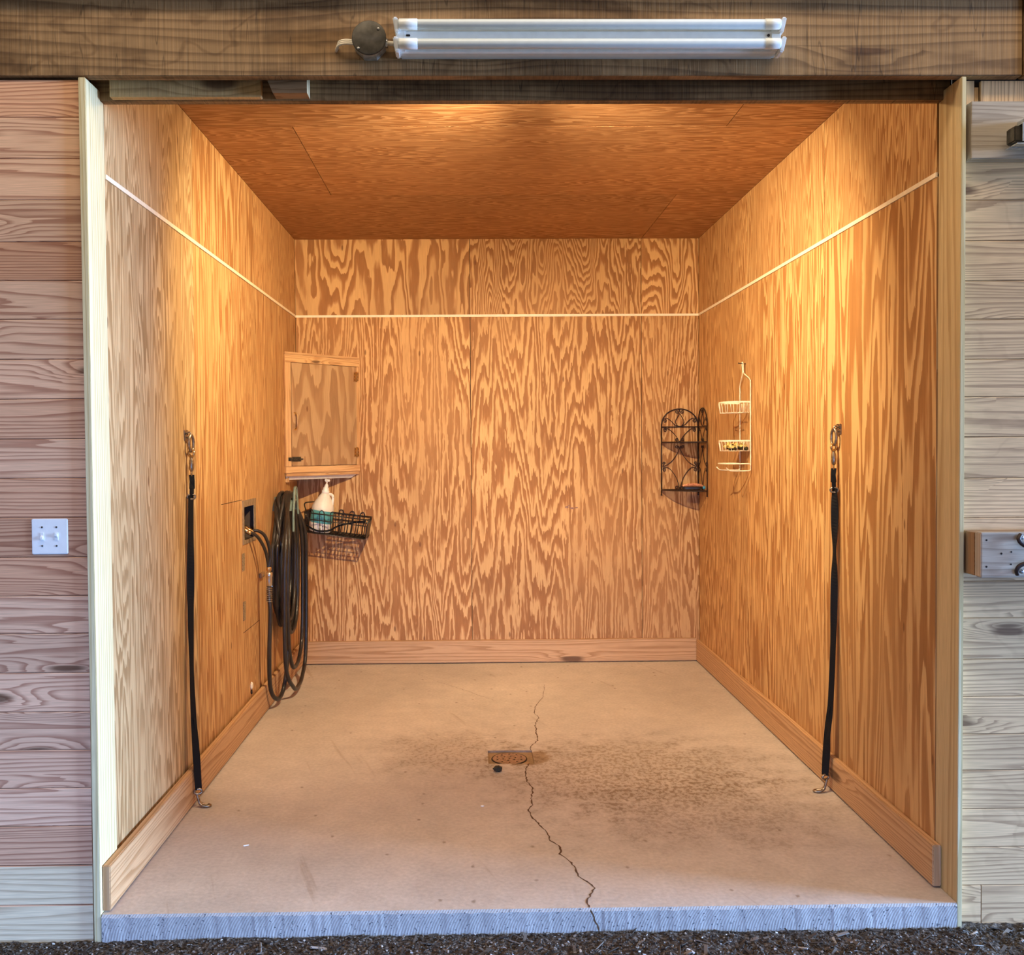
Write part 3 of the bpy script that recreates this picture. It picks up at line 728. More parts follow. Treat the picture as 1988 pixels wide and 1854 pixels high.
box(bm, (CL-.026, -.010, .045), (CL, .012, CHT-.063), 2, tone=.6, bev=.0015, mat=MC)
box(bm, (0, -.012, .0), (CL, .012, .044), 0, tone=.85, bev=.0015, mat=MC)
box(bm, (.008, -.004, -.022), (CL-.004, .012, -.0005), 0, tone=.4, bev=.0015, mat=MC)
part('face_frame', bm, 'frame_wood', t)
bm = new_bm(); box(bm, (.0485, -.012, .0475), (CL-.029, .010, CHT-.0655), 2, tone=.5, off=(4.4, 9.0), mat=MC); dr = part('door', bm, 'door_ply', t)
bm = new_bm(); zc = .345
tube(bm, [MC @ Vector(p) for p in catmull([(.075, -.0125, zc-.048), (.075, -.032, zc-.043), (.075, -.037, zc-.03), (.075, -.037, zc+.03), (.075, -.032, zc+.043), (.075, -.0125, zc+.048)], 5)], .0042, 8)
for s in (-1, 1): box(bm, (.064, -.0145, zc+s*.053-.008), (.086, -.012, zc+s*.053+.008), 2, bev=.0008, mat=MC)
part('handle', bm, 'brass', dr, 'brass pull handle')
for z in (CHT-.135, .135):
    bm = new_bm()
    box(bm, (CL-.052, -.0145, z-.032), (CL-.012, -.0115, z+.032), 2, mat=MC)
    tube(bm, [MC @ Vector((CL-.030, -.016, z-.034)), MC @ Vector((CL-.030, -.016, z+.034))], .0042, 8)
    h = part('hinge', bm, 'brass', dr, 'brass butt hinge')
    for dx in (-.046, -.017):
        for dz in (-.022, 0, .022):
            b2 = new_bm(); c = MC @ Vector((CL+dx, -.0152, z+dz)); tube(b2, [c, c+ny*.0012], .0032, 8); part('screw', b2, 'dark_steel', h)
bm = new_bm(); zl_ = .092
box(bm, (.050, -.0145, zl_-.016), (.118, -.0118, zl_+.016), 0, mat=MC); box(bm, (.020, -.0125, zl_-.012), (.044, -.0098, zl_+.012), 0, mat=MC)
tube(bm, [MC @ Vector((.024, -.019, zl_)), MC @ Vector((.13, -.019, zl_))], .0045, 8)
for x in (.032, .058, .108): box(bm, (x-.005, -.024, zl_-.008), (x+.005, -.0118, zl_+.008), 0, mat=MC)
tube(bm, [MC @ Vector((.085, -.019, zl_)), MC @ Vector((.085, -.034, zl_))], .003, 8)
part('barrel_bolt', bm, 'dark_steel', dr, 'dark sliding bolt')
bm = new_bm(); a = MC @ Vector((.035, .03, 0)); b = MC @ Vector((CL-.05, .03, 0)); 
lo = [bm.verts.new((p.x, p.y, P1.z-.046)) for p in (a, b, Vector((XL+.02, YB-.02, 0)))]; hi = [bm.verts.new((p.x, p.y, P1.z-.0225)) for p in (MC @ Vector((.015, .014, 0)), MC @ Vector((CL-.015, .014, 0)), Vector((XL+.006, YB-.006, 0)))]
bm.faces.new(lo); bm.faces.new(hi)
for i in range(3): bm.faces.new((lo[i], lo[(i+1) % 3], hi[(i+1) % 3], hi[i]))
part('underside_panel', bm, 'melamine', t, 'pale panel under the cabinet')
bm = new_bm(); box(bm, (XL+.001, 6.33, P1.z-.062), (XL+.022, YB-.03, P1.z-.0235), 1); part('wall_cleat', bm, 'frame_wood', t)

# ------------------------------------------------------------------ faucet box and its fittings
t = thing('faucet_box', 'recessed metal faucet box in the left wall with two hoses coming out', 'faucet box', (XL, 5.30, 1.137))
bm = new_bm(); y0, y1, z0, z1 = 5.145, 5.452, 1.017, 1.258
for lo, hi in (((y0, z0), (y1, hole[2]+.002)), ((y0, hole[3]-.017), (y1, z1)), ((y0, hole[2]+.002), (hole[0]+.008, hole[3]-.017)), ((hole[1]-.035, hole[2]+.002), (y1, hole[3]-.017))):
    box(bm, (XL+.0004, lo[0], lo[1]), (XL+.004, hi[0], hi[1]), 2, bev=.0006)
part('frame', bm, 'tin', t)
bm = new_bm(); h = (hole[0]+.001, hole[1]-.001, hole[2]+.001, hole[3]-.001); d = XL-.095
for pts in ([(d, h[0], h[2]), (d, h[1], h[2]), (d, h[1], h[3]), (d, h[0], h[3])], [(XL, h[0], h[2]), (XL, h[1], h[2]), (d, h[1], h[2]), (d, h[0], h[2])], [(XL, h[0], h[3]), (XL, h[1], h[3]), (d, h[1], h[3]), (d, h[0], h[3])],
            [(XL, h[0], h[2]), (XL, h[0], h[3]), (d, h[0], h[3]), (d, h[0], h[2])], [(XL, h[1], h[2]), (XL, h[1], h[3]), (d, h[1], h[3]), (d, h[1], h[2])]): quad(bm, pts)
part('recess', bm, 'dark_inside', t)
for y in (5.235, 5.30):
    bm = new_bm(); tube(bm, [(d+.002, y, 1.10), (XL-.02, y, 1.10), (XL-.004, y, 1.088), (XL+.012, y, 1.078)], .012, 10); fa = part('faucet', bm, 'brass', t)
    bm = new_bm(); tube(bm, [(XL-.04, y, 1.112), (XL-.04, y, 1.135)], .004, 8); lathe(bm, [(.016, 1.135), (.018, 1.139), (.016, 1.143)], (XL-.04, y, 0), 'Z', 12); part('knob', bm, 'dark_steel', fa)

t = thing('leader_hose', 'pair of short black hoses bending from the faucet box down to a brass coupling', 'hose', (-1.18, 5.40, .85))
for pts in ([(XL+.010, 5.235, 1.079), (XL+.034, 5.25, 1.070), (XL+.055, 5.30, 1.035), (XL+.072, 5.36, .97), (XL+.080, 5.395, .90), (XL+.082, 5.40, .862)],
            [(XL+.010, 5.30, 1.079), (XL+.045, 5.31, 1.080), (XL+.075, 5.345, 1.05), (XL+.090, 5.385, .985), (XL+.092, 5.405, .92), (XL+.088, 5.403, .862)]):
    bm = new_bm(); tube(bm, catmull(pts, 10), .0095, 10); part('hose', bm, 'hose', t)
    bm = new_bm(); p = Vector(pts[0]); tube(bm, [p-Vector((.006, 0, 0)), p+Vector((.014, .004, -.003))], .0125, 8); part('end_fitting', bm, 'brass', t, 'brass end fitting')
cx, cy = XL+.085, 5.401
bm = new_bm(); lathe(bm, [(.012, .866), (.015, .860), (.015, .846), (.010, .842), (.010, .832)], (cx, cy, 0), 'Z', 12); part('coupling', bm, 'brass', t, 'brass splitter coupling')

# the coiled hose: one continuous run over the hanger
t = thing('garden_hose', 'long black rubber hose coiled over the green hanger in the left corner', 'hose', (XL, 6.0, 0))
path = [(cx, cy, .800), (cx, cy+.002, .70), (cx+.004, cy+.005, .60), (XL+.075, 5.43, .35), (XL+.066, 5.50, .14), (XL+.085, 5.60, .056), (XL+.10, 5.71, .10), (XL+.115, 5.76, .30), (XL+.105, 5.78, .70), (XL+.06, 5.80, 1.05)]
HC = 6.0
def loop(x, ya, yb, zb, ztop, wob=0.0, dx=0.0):
    # over the saddle from front to back, down the far side, round the bottom, and up the near side
    m = (ya+yb)/2; w = (yb-ya)/2
    return [(x, HC-.095, ztop-.055), (x+.004, HC, ztop), (x+.004, HC+.095, ztop-.055), (x+.006+dx, m+w*.86, ztop-.25), (x+.006+dx, m+w*1.0, (ztop+zb)/2+.05), (x+.004+dx, m+w*.9, zb+.18), (x+.004+dx, m+w*.5, zb+.035), (x+.004+dx, m, zb), (x+.006+dx, m-w*.5, zb+.035), (x+.008+wob, m-w*.92, zb+.20), (x+.012+wob, m-w*1.02, (ztop+zb)/2+.05), (x+.014+wob, m-w*.86, ztop-.25)]
loops = [(.022, 5.74, 6.20, .50, 1.236), (.036, 5.77, 6.18, .43, 1.238), (.050, 5.75, 6.22, .50, 1.240), (.066, 5.78, 6.20, .40, 1.240), (.080, 5.80, 6.19, .46, 1.238), (.094, 5.79, 6.21, .38, 1.236), (.040, 5.76, 6.24, .44, 1.262), (.070, 5.78, 6.24, .37, 1.263)]
for x, a, b, zb, zt_ in loops: path += loop(XL+x, a, b, zb, zt_)
path += loop(XL+.098, 5.72, 6.24, .165, 1.258, .02, .02)
path += loop(XL+.088, 5.62, 6.26, .045, 1.262, .03, .05)
path += [(XL+.10, HC-.095, 1.20), (XL+.10, HC, 1.255), (XL+.10, HC+.1, 1.19), (XL+.10, HC+.2, .95), (XL+.09, HC+.2, .62)]
bm = new_bm(); tube(bm, catmull(path, 9), .0125, 10); part('hose_coil', bm, 'hose', t)
bm = new_bm(); lathe(bm, [(.012, .755), (.0165, .760), (.0175, .790), (.0175, .808), (.0195, .812), (.0195, .834), (.012, .838)], (cx, cy, 0), 'Z', 16); part('connector', bm, 'steel', t, 'silver threaded connector')
bm = new_bm(); hp = [(cx+.0165*math.cos(a), cy+.0165*math.sin(a), .755-.011*a/(2*math.pi)) for a in [i*2*math.pi/14 for i in range(14*8+1)]]
tube(bm, hp, .0022, 6); part('spring_guard', bm, 'steel', t, 'coiled wire guard')

t = thing('hose_hanger', 'grey green plastic hose hanger on the left wall carrying the black coil', 'hose hanger', (XL, HC, 1.24))
bm = new_bm()
for i in range(15):
    a0, a1 = math.pi*(i/14*1.0), math.pi*((i+1)/14)
    if i == 14: break
    p = [(HC+.085*math.cos(a), 1.150+.068*math.sin(a)) for a in (a0, a1)]; q = [(HC+.079*math.cos(a), 1.150+.061*math.sin(a)) for a in (a0, a1)]
    vs = [bm.verts.new((x, y, z)) for x in (XL+.001, XL+.118) for (y, z) in (*p, *reversed(q))]
    for f in ((0, 1, 2, 3), (7, 6, 5, 4), (0, 4, 5, 1), (2, 6, 7, 3)): bm.faces.new([vs[k] for k in f])
part('saddle', bm, 'green', t)
bm = new_bm(); FX = XL+.128
tube(bm, catmull([(FX, HC-.082, 1.02), (FX, HC-.078, 1.12), (FX, HC-.055, 1.20), (FX, HC-.03, 1.285), (FX, HC+.0, 1.292), (FX, HC+.03, 1.285), (FX, HC+.055, 1.20), (FX, HC+.078, 1.12)], 8), .008, 8)
tube(bm, catmull([(FX, HC-.07, 1.15), (FX, HC-.045, 1.195), (FX, HC, 1.215), (FX, HC+.045, 1.195), (FX, HC+.07, 1.15)], 8), .006, 8)
tube(bm, catmull([(FX, HC-.026, 1.24), (FX, HC, 1.262), (FX, HC+.026, 1.24)], 8), .005, 8)
part('front_flange', bm, 'green', t)
bm = new_bm(); box(bm, (XL+.0004, HC-.03, 1.08), (XL+.006, HC+.03, 1.235), 2, bev=.002); part('back_plate', bm, 'green', t)

# small fixings on the left wall
for y0, y1, z0, z1, lb in ((5.125, 5.18, .876, .972, 'narrow tarnished metal plate on the left wall, the one just below the faucet box'), (5.135, 5.185, .604, .708, 'narrow tarnished metal plate on the left wall just above the lower saw cut')):
    bm = new_bm(); box(bm, (XL+.0004, y0, z0), (XL+.003, y1, z1), 2, bev=.0006); o = link('hinge_plate', bm, 'speckled'); tag(o, lb, 'metal plate', 'tarnished plates of the access panel')
t = thing('turn_button', 'small brown turn button latch on the left wall between faucet box and hose', 'latch', (XL, 5.555, .80))
bm = new_bm(); box(bm, (XL+.004, 5.51, .785), (XL+.018, 5.60, .815), 1, bev=.003); bu = part('button', bm, 'wood_dark', t)
bm = new_bm(); tube(bm, [(XL+.0005, 5.55, .80), (XL+.0215, 5.55, .80)], .005, 8); part('screw', bm, 'steel', t)
t = thing('pipe_cap', 'small pale plug low on the left wall above the baseboard', 'wall plug', (XL, 5.30, .205))
bm = new_bm(); lathe(bm, [(.022, .0005), (.020, .006), (.013, .010), (.001, .011)], (XL, 5.30, .212), 'X', 16); part('plug', bm, 'strip', t)
bm = new_bm(); lathe(bm, [(.012, .0005), (.011, .007), (.001, .008)], (XL, 5.295, .178), 'X', 14); part('hole', bm, 'gap', t, 'dark hole')

# ------------------------------------------------------------------ wire basket on the back wall and the jug in it
t = thing('wire_basket', 'black wire basket hanging askew on the back wall under the corner cabinet', 'basket', (-.93, 6.6, .92))
# local basket: u along the back wall (0..L), d out from the wall, h up; tilted down to the right
BL, BD, BH = .435, .275, .135
tilt = math.radians(7.5)
MB_ = Matrix.Translation((-1.155, YB-.012, 1.105)) @ Matrix.Rotation(tilt, 4, 'Y')
def bp(u, d_, h):   # taper inward towards the bottom
    k = -h/BH; return MB_ @ Vector((u+(-.004 if u > BL/2 else .010)*k*1.5, -(d_ if d_ < BD/2 else d_-.025*k), h))
bm = new_bm()
for h, r in ((0, .0044), (-.045, .0034)): tube(bm, [bp(0, 0, h), bp(BL, 0, h), bp(BL, BD, h), bp(0, BD, h)], r, 6, closed=True)
part('rim', bm, 'black_wire', t)
def uwires(nm, A):
    bm = new_bm()
    for p in A: tube(bm, p, .0033, 6)
    part(nm, bm, 'black_wire', t)
def ups(us, dd):
    out = []
    for a, b in us:
        out.append([bp(a, dd, -BH)]+[bp(a, dd, -BH*.5)]+[bp(a, dd, .0)]+[bp((a+b)/2-(b-a)/2*math.cos(q), dd, .004+.022*math.sin(q)) for q in [i*math.pi/8 for i in range(9)]]+[bp(b, dd, 0), bp(b, dd, -BH*.5), bp(b, dd, -BH)])
    return out
us = [(.03, .062), (.105, .137), (.18, .212), (.255, .287), (.33, .362)]
uwires('front_wires', ups(us, BD)+[[bp(BL-.012, BD, 0), bp(BL-.012, BD, -BH)]]); uwires('back_wires', ups([(a+.02, b+.02) for a, b in us], 0))
for uu in (0, BL):
    bm = new_bm()
    for i in range(7): tube(bm, [bp(uu, BD*(i+.5)/7, 0), bp(uu, BD*(i+.5)/7, -BH)], .0033, 6)
    part('side_wires', bm, 'black_wire', t)
bm = new_bm()
tube(bm, [bp(0, 0, -BH), bp(BL, 0, -BH), bp(BL, BD, -BH), bp(0, BD, -BH)], .0045, 6, closed=True)
for i in range(1, 18): tube(bm, [bp(BL*i/18, 0, -BH), bp(BL*i/18, BD, -BH)], .0030, 6)
for i in range(1, 7): tube(bm, [bp(0, BD*i/7, -BH-.003), bp(BL, BD*i/7, -BH-.003)], .0030, 6)
part('bottom_grid', bm, 'black_wire', t)
bm = new_bm(); V = [(bp(BL+.002, BD*.12, -.02), bp(BL+.002, BD*.98, -.03), bp(BL+.002, BD*.98, -BH), bp(BL+.002, BD*.12, -BH*.9))]
a = [bm.verts.new(p) for p in V[0]]; b = [bm.verts.new(p+Vector((.002, 0, 0))) for p in V[0]]
bm.faces.new(a); bm.faces.new(b)
for i in range(4): bm.faces.new((a[i], a[(i+1) % 4], b[(i+1) % 4], b[i]))
part('end_plate', bm, 'black_wire', t, 'solid black end plate')
bm = new_bm(); tube(bm, catmull([bp(-.002, BD*.7, .005), bp(-.02, BD*.5, .05), bp(0.02, BD*.35, .062), bp(.045, BD*.2, .058), bp(.05, BD*.1, .02), bp(.05, .004, .0)], 8), .0045, 6)
part('hanging_hook', bm, 'black_wire', t)
bm = new_bm(); sp = catmull([bp(.012, BD-.008, -.085), bp(.05, BD-.012, -.108), bp(.10, BD-.012, -.118), bp(.17, BD-.012, -.105), bp(.24, BD-.02, -.068), bp(.33, BD-.03, -.035), bp(BL-.012, BD-.04, -.012)], 8)
tube(bm, sp, .0062, 8); part('cord', bm, 'strap', t, 'thick black cord strung inside the front')

t = thing('soap_jug', 'white gallon pump jug with a teal label standing in the black wire basket', 'jug', (-1.07, 6.58, .965))
MJ = MB_ @ Matrix.Translation((.098, -.145, -BH+.0035)) @ Matrix.Rotation(math.radians(2), 4, 'Y')
bm = new_bm(); lathe(bm, [(.066, 0), (.074, .004), (.076, .012), (.076, .150), (.0775, .158), (.076, .172), (.070, .190), (.056, .218), (.036, .252), (.024, .272), (.021, .280)], seg=32, mat=MJ); part('body', bm, 'jug', t)
bm = new_bm(); lathe(bm, [(.0764, .016), (.0768, .018), (.0768, .148), (.0764, .150)], seg=40, mat=MJ)
lab = part('label', bm, 'label', t, 'teal and white wraparound label')
bm = new_bm()
uvl = bm.loops.layers.uv['UVMap']
for i, (a0, wid, hh, dz) in enumerate(((-38, 3.5, .0085, 0), (-33, 3, .005, 0), (-29, 2.5, .006, -.002), (-25.5, 2.2, .005, -.0015), (-22, 3, .0055, 0), (-18, 2, .005, 0), (-15, 2.5, .0065, 0))):
    for k in range(2):
        a = math.radians(a0-90+38+38+k*wid*.55); b = math.radians(a0-90+38+38+k*wid*.55+wid*.28)
        z = .118+dz; quad(bm, [MJ @ Vector((.0771*math.cos(q), .0771*math.sin(q), zz)) for q, zz in ((a, z), (b, z), (b, z+hh), (a, z+hh))])
part('printed_mark', bm, 'black_wire', lab, 'small dark lettering')
bm = new_bm()
for a0, a1, z0, z1 in ((-72, -58, .040, .046),):
    quad(bm, [MJ @ Vector((.0771*math.cos(math.radians(q)), .0771*math.sin(math.radians(q)), zz)) for q, zz in ((a0, z0), (a1, z0), (a1, z1), (a0, z1))])
part('printed_block', bm, 'black_wire', lab, 'small dark printed block')
bm = new_bm(); tube(bm, [MJ @ Vector(p) for p in catmull([(.018, 0, .262), (.036, 0, .268), (.054, 0, .258), (.060, 0, .225), (.061, 0, .190), (.062, 0, .165)], 8)], .0095, 10); part('grip', bm, 'jug', t)
bm = new_bm(); lathe(bm, [(.025, .270), (.026, .272), (.026, .288), (.021, .292), (.020, .306), (.015, .312), (.012, .328), (.006, .336), (.005, .342)], seg=20, mat=MJ); cp = part('cap', bm, 'pump', t)
bm = new_bm(); lathe(bm, [(.0045, .338), (.0045, .354)], seg=10, mat=MJ)
box(bm, (-.017, -.013, .352), (.017, .013, .368), 2, bev=.003, mat=MJ); tube(bm, [MJ @ Vector(p) for p in ((0, 0, .360), (0, -.03, .361), (0, -.045, .354))], .0055, 8); part('pump_head', bm, 'pump', t)

# ------------------------------------------------------------------ corner shelf
t = thing('corner_shelf', 'dark wrought iron corner shelf with scrollwork in the back right corner', 'corner shelf', (XR, YB, 1.19))
SB, SP = .262, 1.686          # width of a wing; spring line of the arch
def wing(fn, nm):
    bm = new_bm()
    W2 = SB/2
    for u in (-W2, W2): tube(bm, [fn(u, 1.192), fn(u, SP)], .0042, 8)
    tube(bm, [fn(-W2*math.cos(a), SP+.118*math.sin(a)) for a in [i*math.pi/20 for i in range(21)]], .0042, 8)
    for z in (1.676, 1.566, 1.228): tube(bm, [fn(-W2, z), fn(W2, z)], .0036, 8)
    for u in (-W2, W2): tube(bm, [fn(u-.005, 1.192), fn(u+.005, 1.192)], .005, 8)
    fr = part(nm, bm, 'iron', t)
    def spiral(c, r0, a0, turns, sgn): return [(c[0]+r0*(1-.75*i/22)*math.cos(a0+sgn*turns*2*math.pi*i/22), c[1]+r0*(1-.75*i/22)*math.sin(a0+sgn*turns*2*math.pi*i/22)) for i in range(23)]
    S = []
    q = W2*.94
    for s in (-1, 1):
        # arch: teardrop with side scrolls and two small scrolls on top
        S.append([(0, 1.772), (s*.006, 1.762), (s*.026, 1.728), (s*.029, 1.706), (s*.016, 1.684), (0, 1.680)])
        S.append([(0, 1.681), (s*.03, 1.687), (s*.060, 1.716), (s*.085, 1.736), (s*.104, 1.737)]+[(s*x, z) for x, z in spiral((.104, 1.722), .015, math.pi/2, 1.3, -1)])
        S.append([(0, 1.80), (s*.004, 1.782)]+[(s*x, z) for x, z in spiral((.018, 1.784), .014, math.pi, 1.3, 1)])
        # below the crossbar: two arcs meeting on the upper shelf
        S.append([(s*x, z) for x, z in reversed(spiral((q-.020, 1.655), .014, math.pi/2, 1.3, -1))]+[(s*.078, 1.660), (s*.045, 1.632), (s*.018, 1.598), (0, 1.568)])
        # between the shelves: four arcs of a star with scrolls at its points
        S.append([(s*x, z) for x, z in reversed(spiral((.020, 1.535), .013, math.pi/2*1.7, 1.25, 1))]+[(s*.003, 1.523), (s*.020, 1.482), (s*.060, 1.428), (s*q*.86, 1.398), (s*q, 1.392)])
        S.append([(s*x, z) for x, z in reversed(spiral((q-.012, 1.418), .012, -math.pi/2, 1.2, 1))]+[(s*q, 1.398)])
        S.append([(s*x, z) for x, z in reversed(spiral((q-.014, 1.372), .014, math.pi/2, 1.25, -1))]+[(s*.080, 1.384), (s*.045, 1.346), (s*.018, 1.296), (s*.002, 1.236)])
        S.append([(s*x, z) for x, z in reversed(spiral((.022, 1.243), .013, math.pi, 1.25, -1))]+[(s*.006, 1.232)])
        S.append([(s*x, z) for x, z in reversed(spiral((.022, 1.582), .012, math.pi, 1.25, -1))]+[(s*.006, 1.570)])
    bm = new_bm()
    for pts in S: tube(bm, [fn(u, z) for u, z, *_ in [(p.x, p.y) for p in catmull([(x, z, 0) for x, z in pts], 3)]], .0024, 6)
    part('scrollwork', bm, 'iron', fr)
XC, YC = XR-.010, YB-.010
wing(lambda u, z: Vector((XC-SB/2+u, YC, z)), 'wing_frame')
wing(lambda u, z: Vector((XC, YC-SB/2+u, z)), 'wing_frame')
for z in (1.566, 1.228):
    bm = new_bm(); rr = SB+.002
    arc = [(XC-rr*math.cos(a), YC-rr*math.sin(a), z) for a in [i*math.pi/2/16 for i in range(17)]]
    tube(bm, [(XC, YC, z)]+arc, .0042, 8, closed=True); sh = part('shelf_rim', bm, 'iron', t)
    bm = new_bm(); n = 34
    for i in range(1, n):
        a = rr*i/n; ln = math.sqrt(rr*rr-a*a)
        w = .0007
        box(bm, (XC-a-w, YC-ln, z-w), (XC-a+w, YC, z+w), 1); box(bm, (XC-ln, YC-a-w, z-w), (XC, YC-a+w, z+w), 0)
    part('mesh_deck', bm, 'iron', sh)

t = thing('grooming_brush', 'black brush with orange pink bristles and a blue knob on the lower corner shelf', 'brush', (1.52, 6.56, 1.233))
MBR = Matrix.Translation((1.527, 6.575, 1.2365)) @ Matrix.Rotation(math.radians(-4), 4, 'Z')
bm = new_bm(); 
N_ = 16; ringp = []
for i in range(N_+1):
    x = -.068+.136*i/N_; w = .026*math.sqrt(max(.05, 1-(abs(x)/.075)**4))
    ringp.append((x, w))
vs = [[bm.verts.new(MBR @ Vector((x, sy*w, z))) for sy, z in ((-1, .002), (-1, .015), (-.8, .020), (.8, .020), (1, .015), (1, .002))] for x, w in ringp]
for A, B in zip(vs[:-1], vs[1:]):
    for k in range(6): bm.faces.new((A[k], A[(k+1) % 6], B[(k+1) % 6], B[k]))
bm.faces.new(vs[0]); bm.faces.new(vs[-1]); part('brush_body', bm, 'brush_black', t)
bm = new_bm()
for i in range(26):
    for j in range(7):
        x = -.063+.126*i/25+R.uniform(-.001, .001); y = -.020+.040*j/6+R.uniform(-.001, .001)
        h = .032*(1-(x/.085)**2)*R.uniform(.75, 1)
        tube(bm, [MBR @ Vector((x, y, .019)), MBR @ Vector((x*1.06+R.uniform(-.002, .002), y*1.15, .019+h*.8))], .0011, 5)
part('bristles', bm, 'bristle', t)
bm = new_bm(); c = MBR @ Vector((.077, -.008, .012)); lathe(bm, [(.0125*math.sin(a), -.0125*math.cos(a)) for a in [.05+i*(math.pi-.1)/12 for i in range(13)]], c, 'Z', 18); part('knob', bm, 'blue', t, 'blue ball knob')

# ------------------------------------------------------------------ hanging caddy on the right wall
YN, YA = 5.450, 5.668           # near and far upright
t = thing('shower_caddy', 'cream coated wire caddy with two baskets hanging on the right wall', 'caddy', (XR, 5.56, 1.39))
YM = 5.575; PX = XR-.010
bm = new_bm()
tube(bm, catmull([(PX, YN, 1.40), (PX, YN, 1.60), (PX, YN, 1.80), (PX, YN, 1.895), (PX-.002, YN+.012, 1.925), (PX-.006, YM-.018, 1.963), (PX-.008, YM-.008, 1.985), (PX-.008, YM-.006, 2.02), (PX-.012, YM, 2.032), (PX-.012, YM+.006, 2.02), (PX-.008, YM+.007, 1.985), (PX-.006, YM+.018, 1.960), (PX-.002, YA-.012, 1.905), (PX, YA, 1.880), (PX, YA, 1.80), (PX, YA, 1.60), (PX, YA, 1.40)], 6), .0034, 8)
part('frame', bm, 'cream_wire', t)
OUT = .150
def basket(z, hgt):
    # straight back, rounded front
    def outline(z, k=1.0):
        p = [(XR-.012, YN, z), (XR-.012-OUT*.55*k, YN+.002, z)]
        p += [(XR-.012-OUT*(.55+.45*math.sin(a))*k, YM-.016-(YM-.016-YN)*math.cos(a)*.98, z) for a in [i*math.pi/12 for i in range(1, 12)]]
        p += [(XR-.012-OUT*.55*k, YA-.002, z), (XR-.012, YA, z)]
        return p
    bm = new_bm(); pts = outline(z)
    # flat band rim
    prev = None
    for x, y, zz in pts:
        cur = [bm.verts.new((x, y, zz-.004)), bm.verts.new((x, y, zz+.005)), bm.verts.new((x+.0025, y, zz+.005)), bm.verts.new((x+.0025, y, zz-.004))]
        if prev:
            for i in range(4): bm.faces.new((prev[i], prev[(i+1) % 4], cur[(i+1) % 4], cur[i]))
        else: bm.faces.new(cur)
        prev = cur
    bm.faces.new(prev); rim = part('basket_rim', bm, 'cream_wire', t)
    bm = new_bm()
    for i in range(7):
        y = YN+.012+(YA-YN-.024)*i/6; f = (y-YM+.016)/((YA-YN)/2); xo = XR-.012-OUT*(.55+.45*math.sqrt(max(0, 1-f*f)))
        tube(bm, [(XR-.014, y, z-.004), (XR-.016, y, z-hgt), (xo+.008, y, z-hgt), (xo+.001, y, z-.002)], .0019, 6)
    for k in (.35, .7): tube(bm, [(XR-.012-OUT*k*.95, YN+.008, z-hgt), (XR-.012-OUT*k*.95, YA-.008, z-hgt)], .0019, 6)
    for x in (.25, .5):
        for y in (YN+.001, YA-.001): tube(bm, [(XR-.012-OUT*x, y, z), (XR-.012-OUT*x, y+(.006 if y < YM else -.006), z-hgt)], .0019, 6)
    part('basket_wires', bm, 'cream_wire', rim)
basket(1.792, .060); basket(1.567, .058)
bm = new_bm(); pts = catmull([(XR-.012, YN, 1.434), (XR-.10, YN+.003, 1.434), (XR-.150, YN+.05, 1.434), (XR-.160, YM, 1.434), (XR-.150, YA-.05, 1.434), (XR-.10, YA-.003, 1.434), (XR-.012, YA, 1.434)], 6)
tube(bm, pts, .0038, 8); part('towel_bar', bm, 'cream_wire', t)
for y in (YN, YA):
    bm = new_bm(); tube(bm, catmull([(PX, y, 1.405), (PX-.004, y, 1.396), (PX-.03, y, 1.393), (PX-.10, y, 1.393), (PX-.125, y, 1.397), (PX-.142, y, 1.412)], 6), .0032, 8); part('hook', bm, 'cream_wire', t)
t = thing('nail', 'dark nail in the right wall carrying the cream wire caddy', 'nail', (XR, YM, 2.026))
bm = new_bm(); tube(bm, [(XR-.001, YM+.002, 2.022), (XR-.045, YM+.002, 2.026)], .0022, 8); lathe(bm, [(.005, -.0455), (.005, -.044)], (XR, YM+.002, 2.026), 'X', 10); part('shank', bm, 'iron', t)
t = thing('crumpled_cloth', 'crumpled yellow and dark cloth lying in the middle basket of the cream caddy', 'cloth', (XR-.08, YM, 1.512))
for i in range(2):
    bm = new_bm()
    for k in range(4):
        P = [(XR-.03-.022*k+R.uniform(-.008, .008)-.010*i, YN+.025+(YA-YN-.05)*j/6, 1.524+.009*i+R.uniform(-.004, .014)) for j in range(7)]
        tube(bm, catmull(P, 5), [.009+.0035*math.sin(q*.9+k) for q in range(31)], 8)
    part('fold', bm, ['dark_cloth', 'yellow_cloth'][i], t, ['dark folds', 'yellow folds'][i])

# ------------------------------------------------------------------ floor drain and litter
t = thing('floor_drain', 'round rusty drain grate sunk in a square recess in the concrete floor', 'drain', (.17, 4.67, -.011))
bm = new_bm(); DC = (.168, 4.672); rr = .083
NR = 40
outer = [bm.verts.new((DC[0]+rr*math.cos(2*math.pi*i/NR), DC[1]+rr*math.sin(2*math.pi*i/NR), -.0065)) for i in range(NR)]
low = [bm.verts.new((v.co.x, v.co.y, -.0105)) for v in outer]
bm.faces.new(outer)
for i in range(NR): bm.faces.new((outer[i], outer[(i+1) % NR], low[(i+1) % NR], low[i]))
gr = part('grate', bm, 'grate', t)
bm = new_bm(); tube(bm, [(DC[0]+(rr+.003)*math.cos(2*math.pi*i/NR), DC[1]+(rr+.003)*math.sin(2*math.pi*i/NR), -.0095) for i in range(NR)], .0028, 6, closed=True); part('rim_gap', bm, 'gap', t, 'dark gap around the grate')
for r_, m in ((.0, 1), (.032, 6), (.062, 10)):
    for i in range(m):
        a = 2*math.pi*i/m+.3; c = (DC[0]+r_*math.cos(a), DC[1]+r_*math.sin(a))
        bm = new_bm(); lathe(bm, [(.0048, -.0066), (.0048, -.0060)], (c[0], c[1], 0), 'Z', 10); part('drain_hole', bm, 'gap', gr)
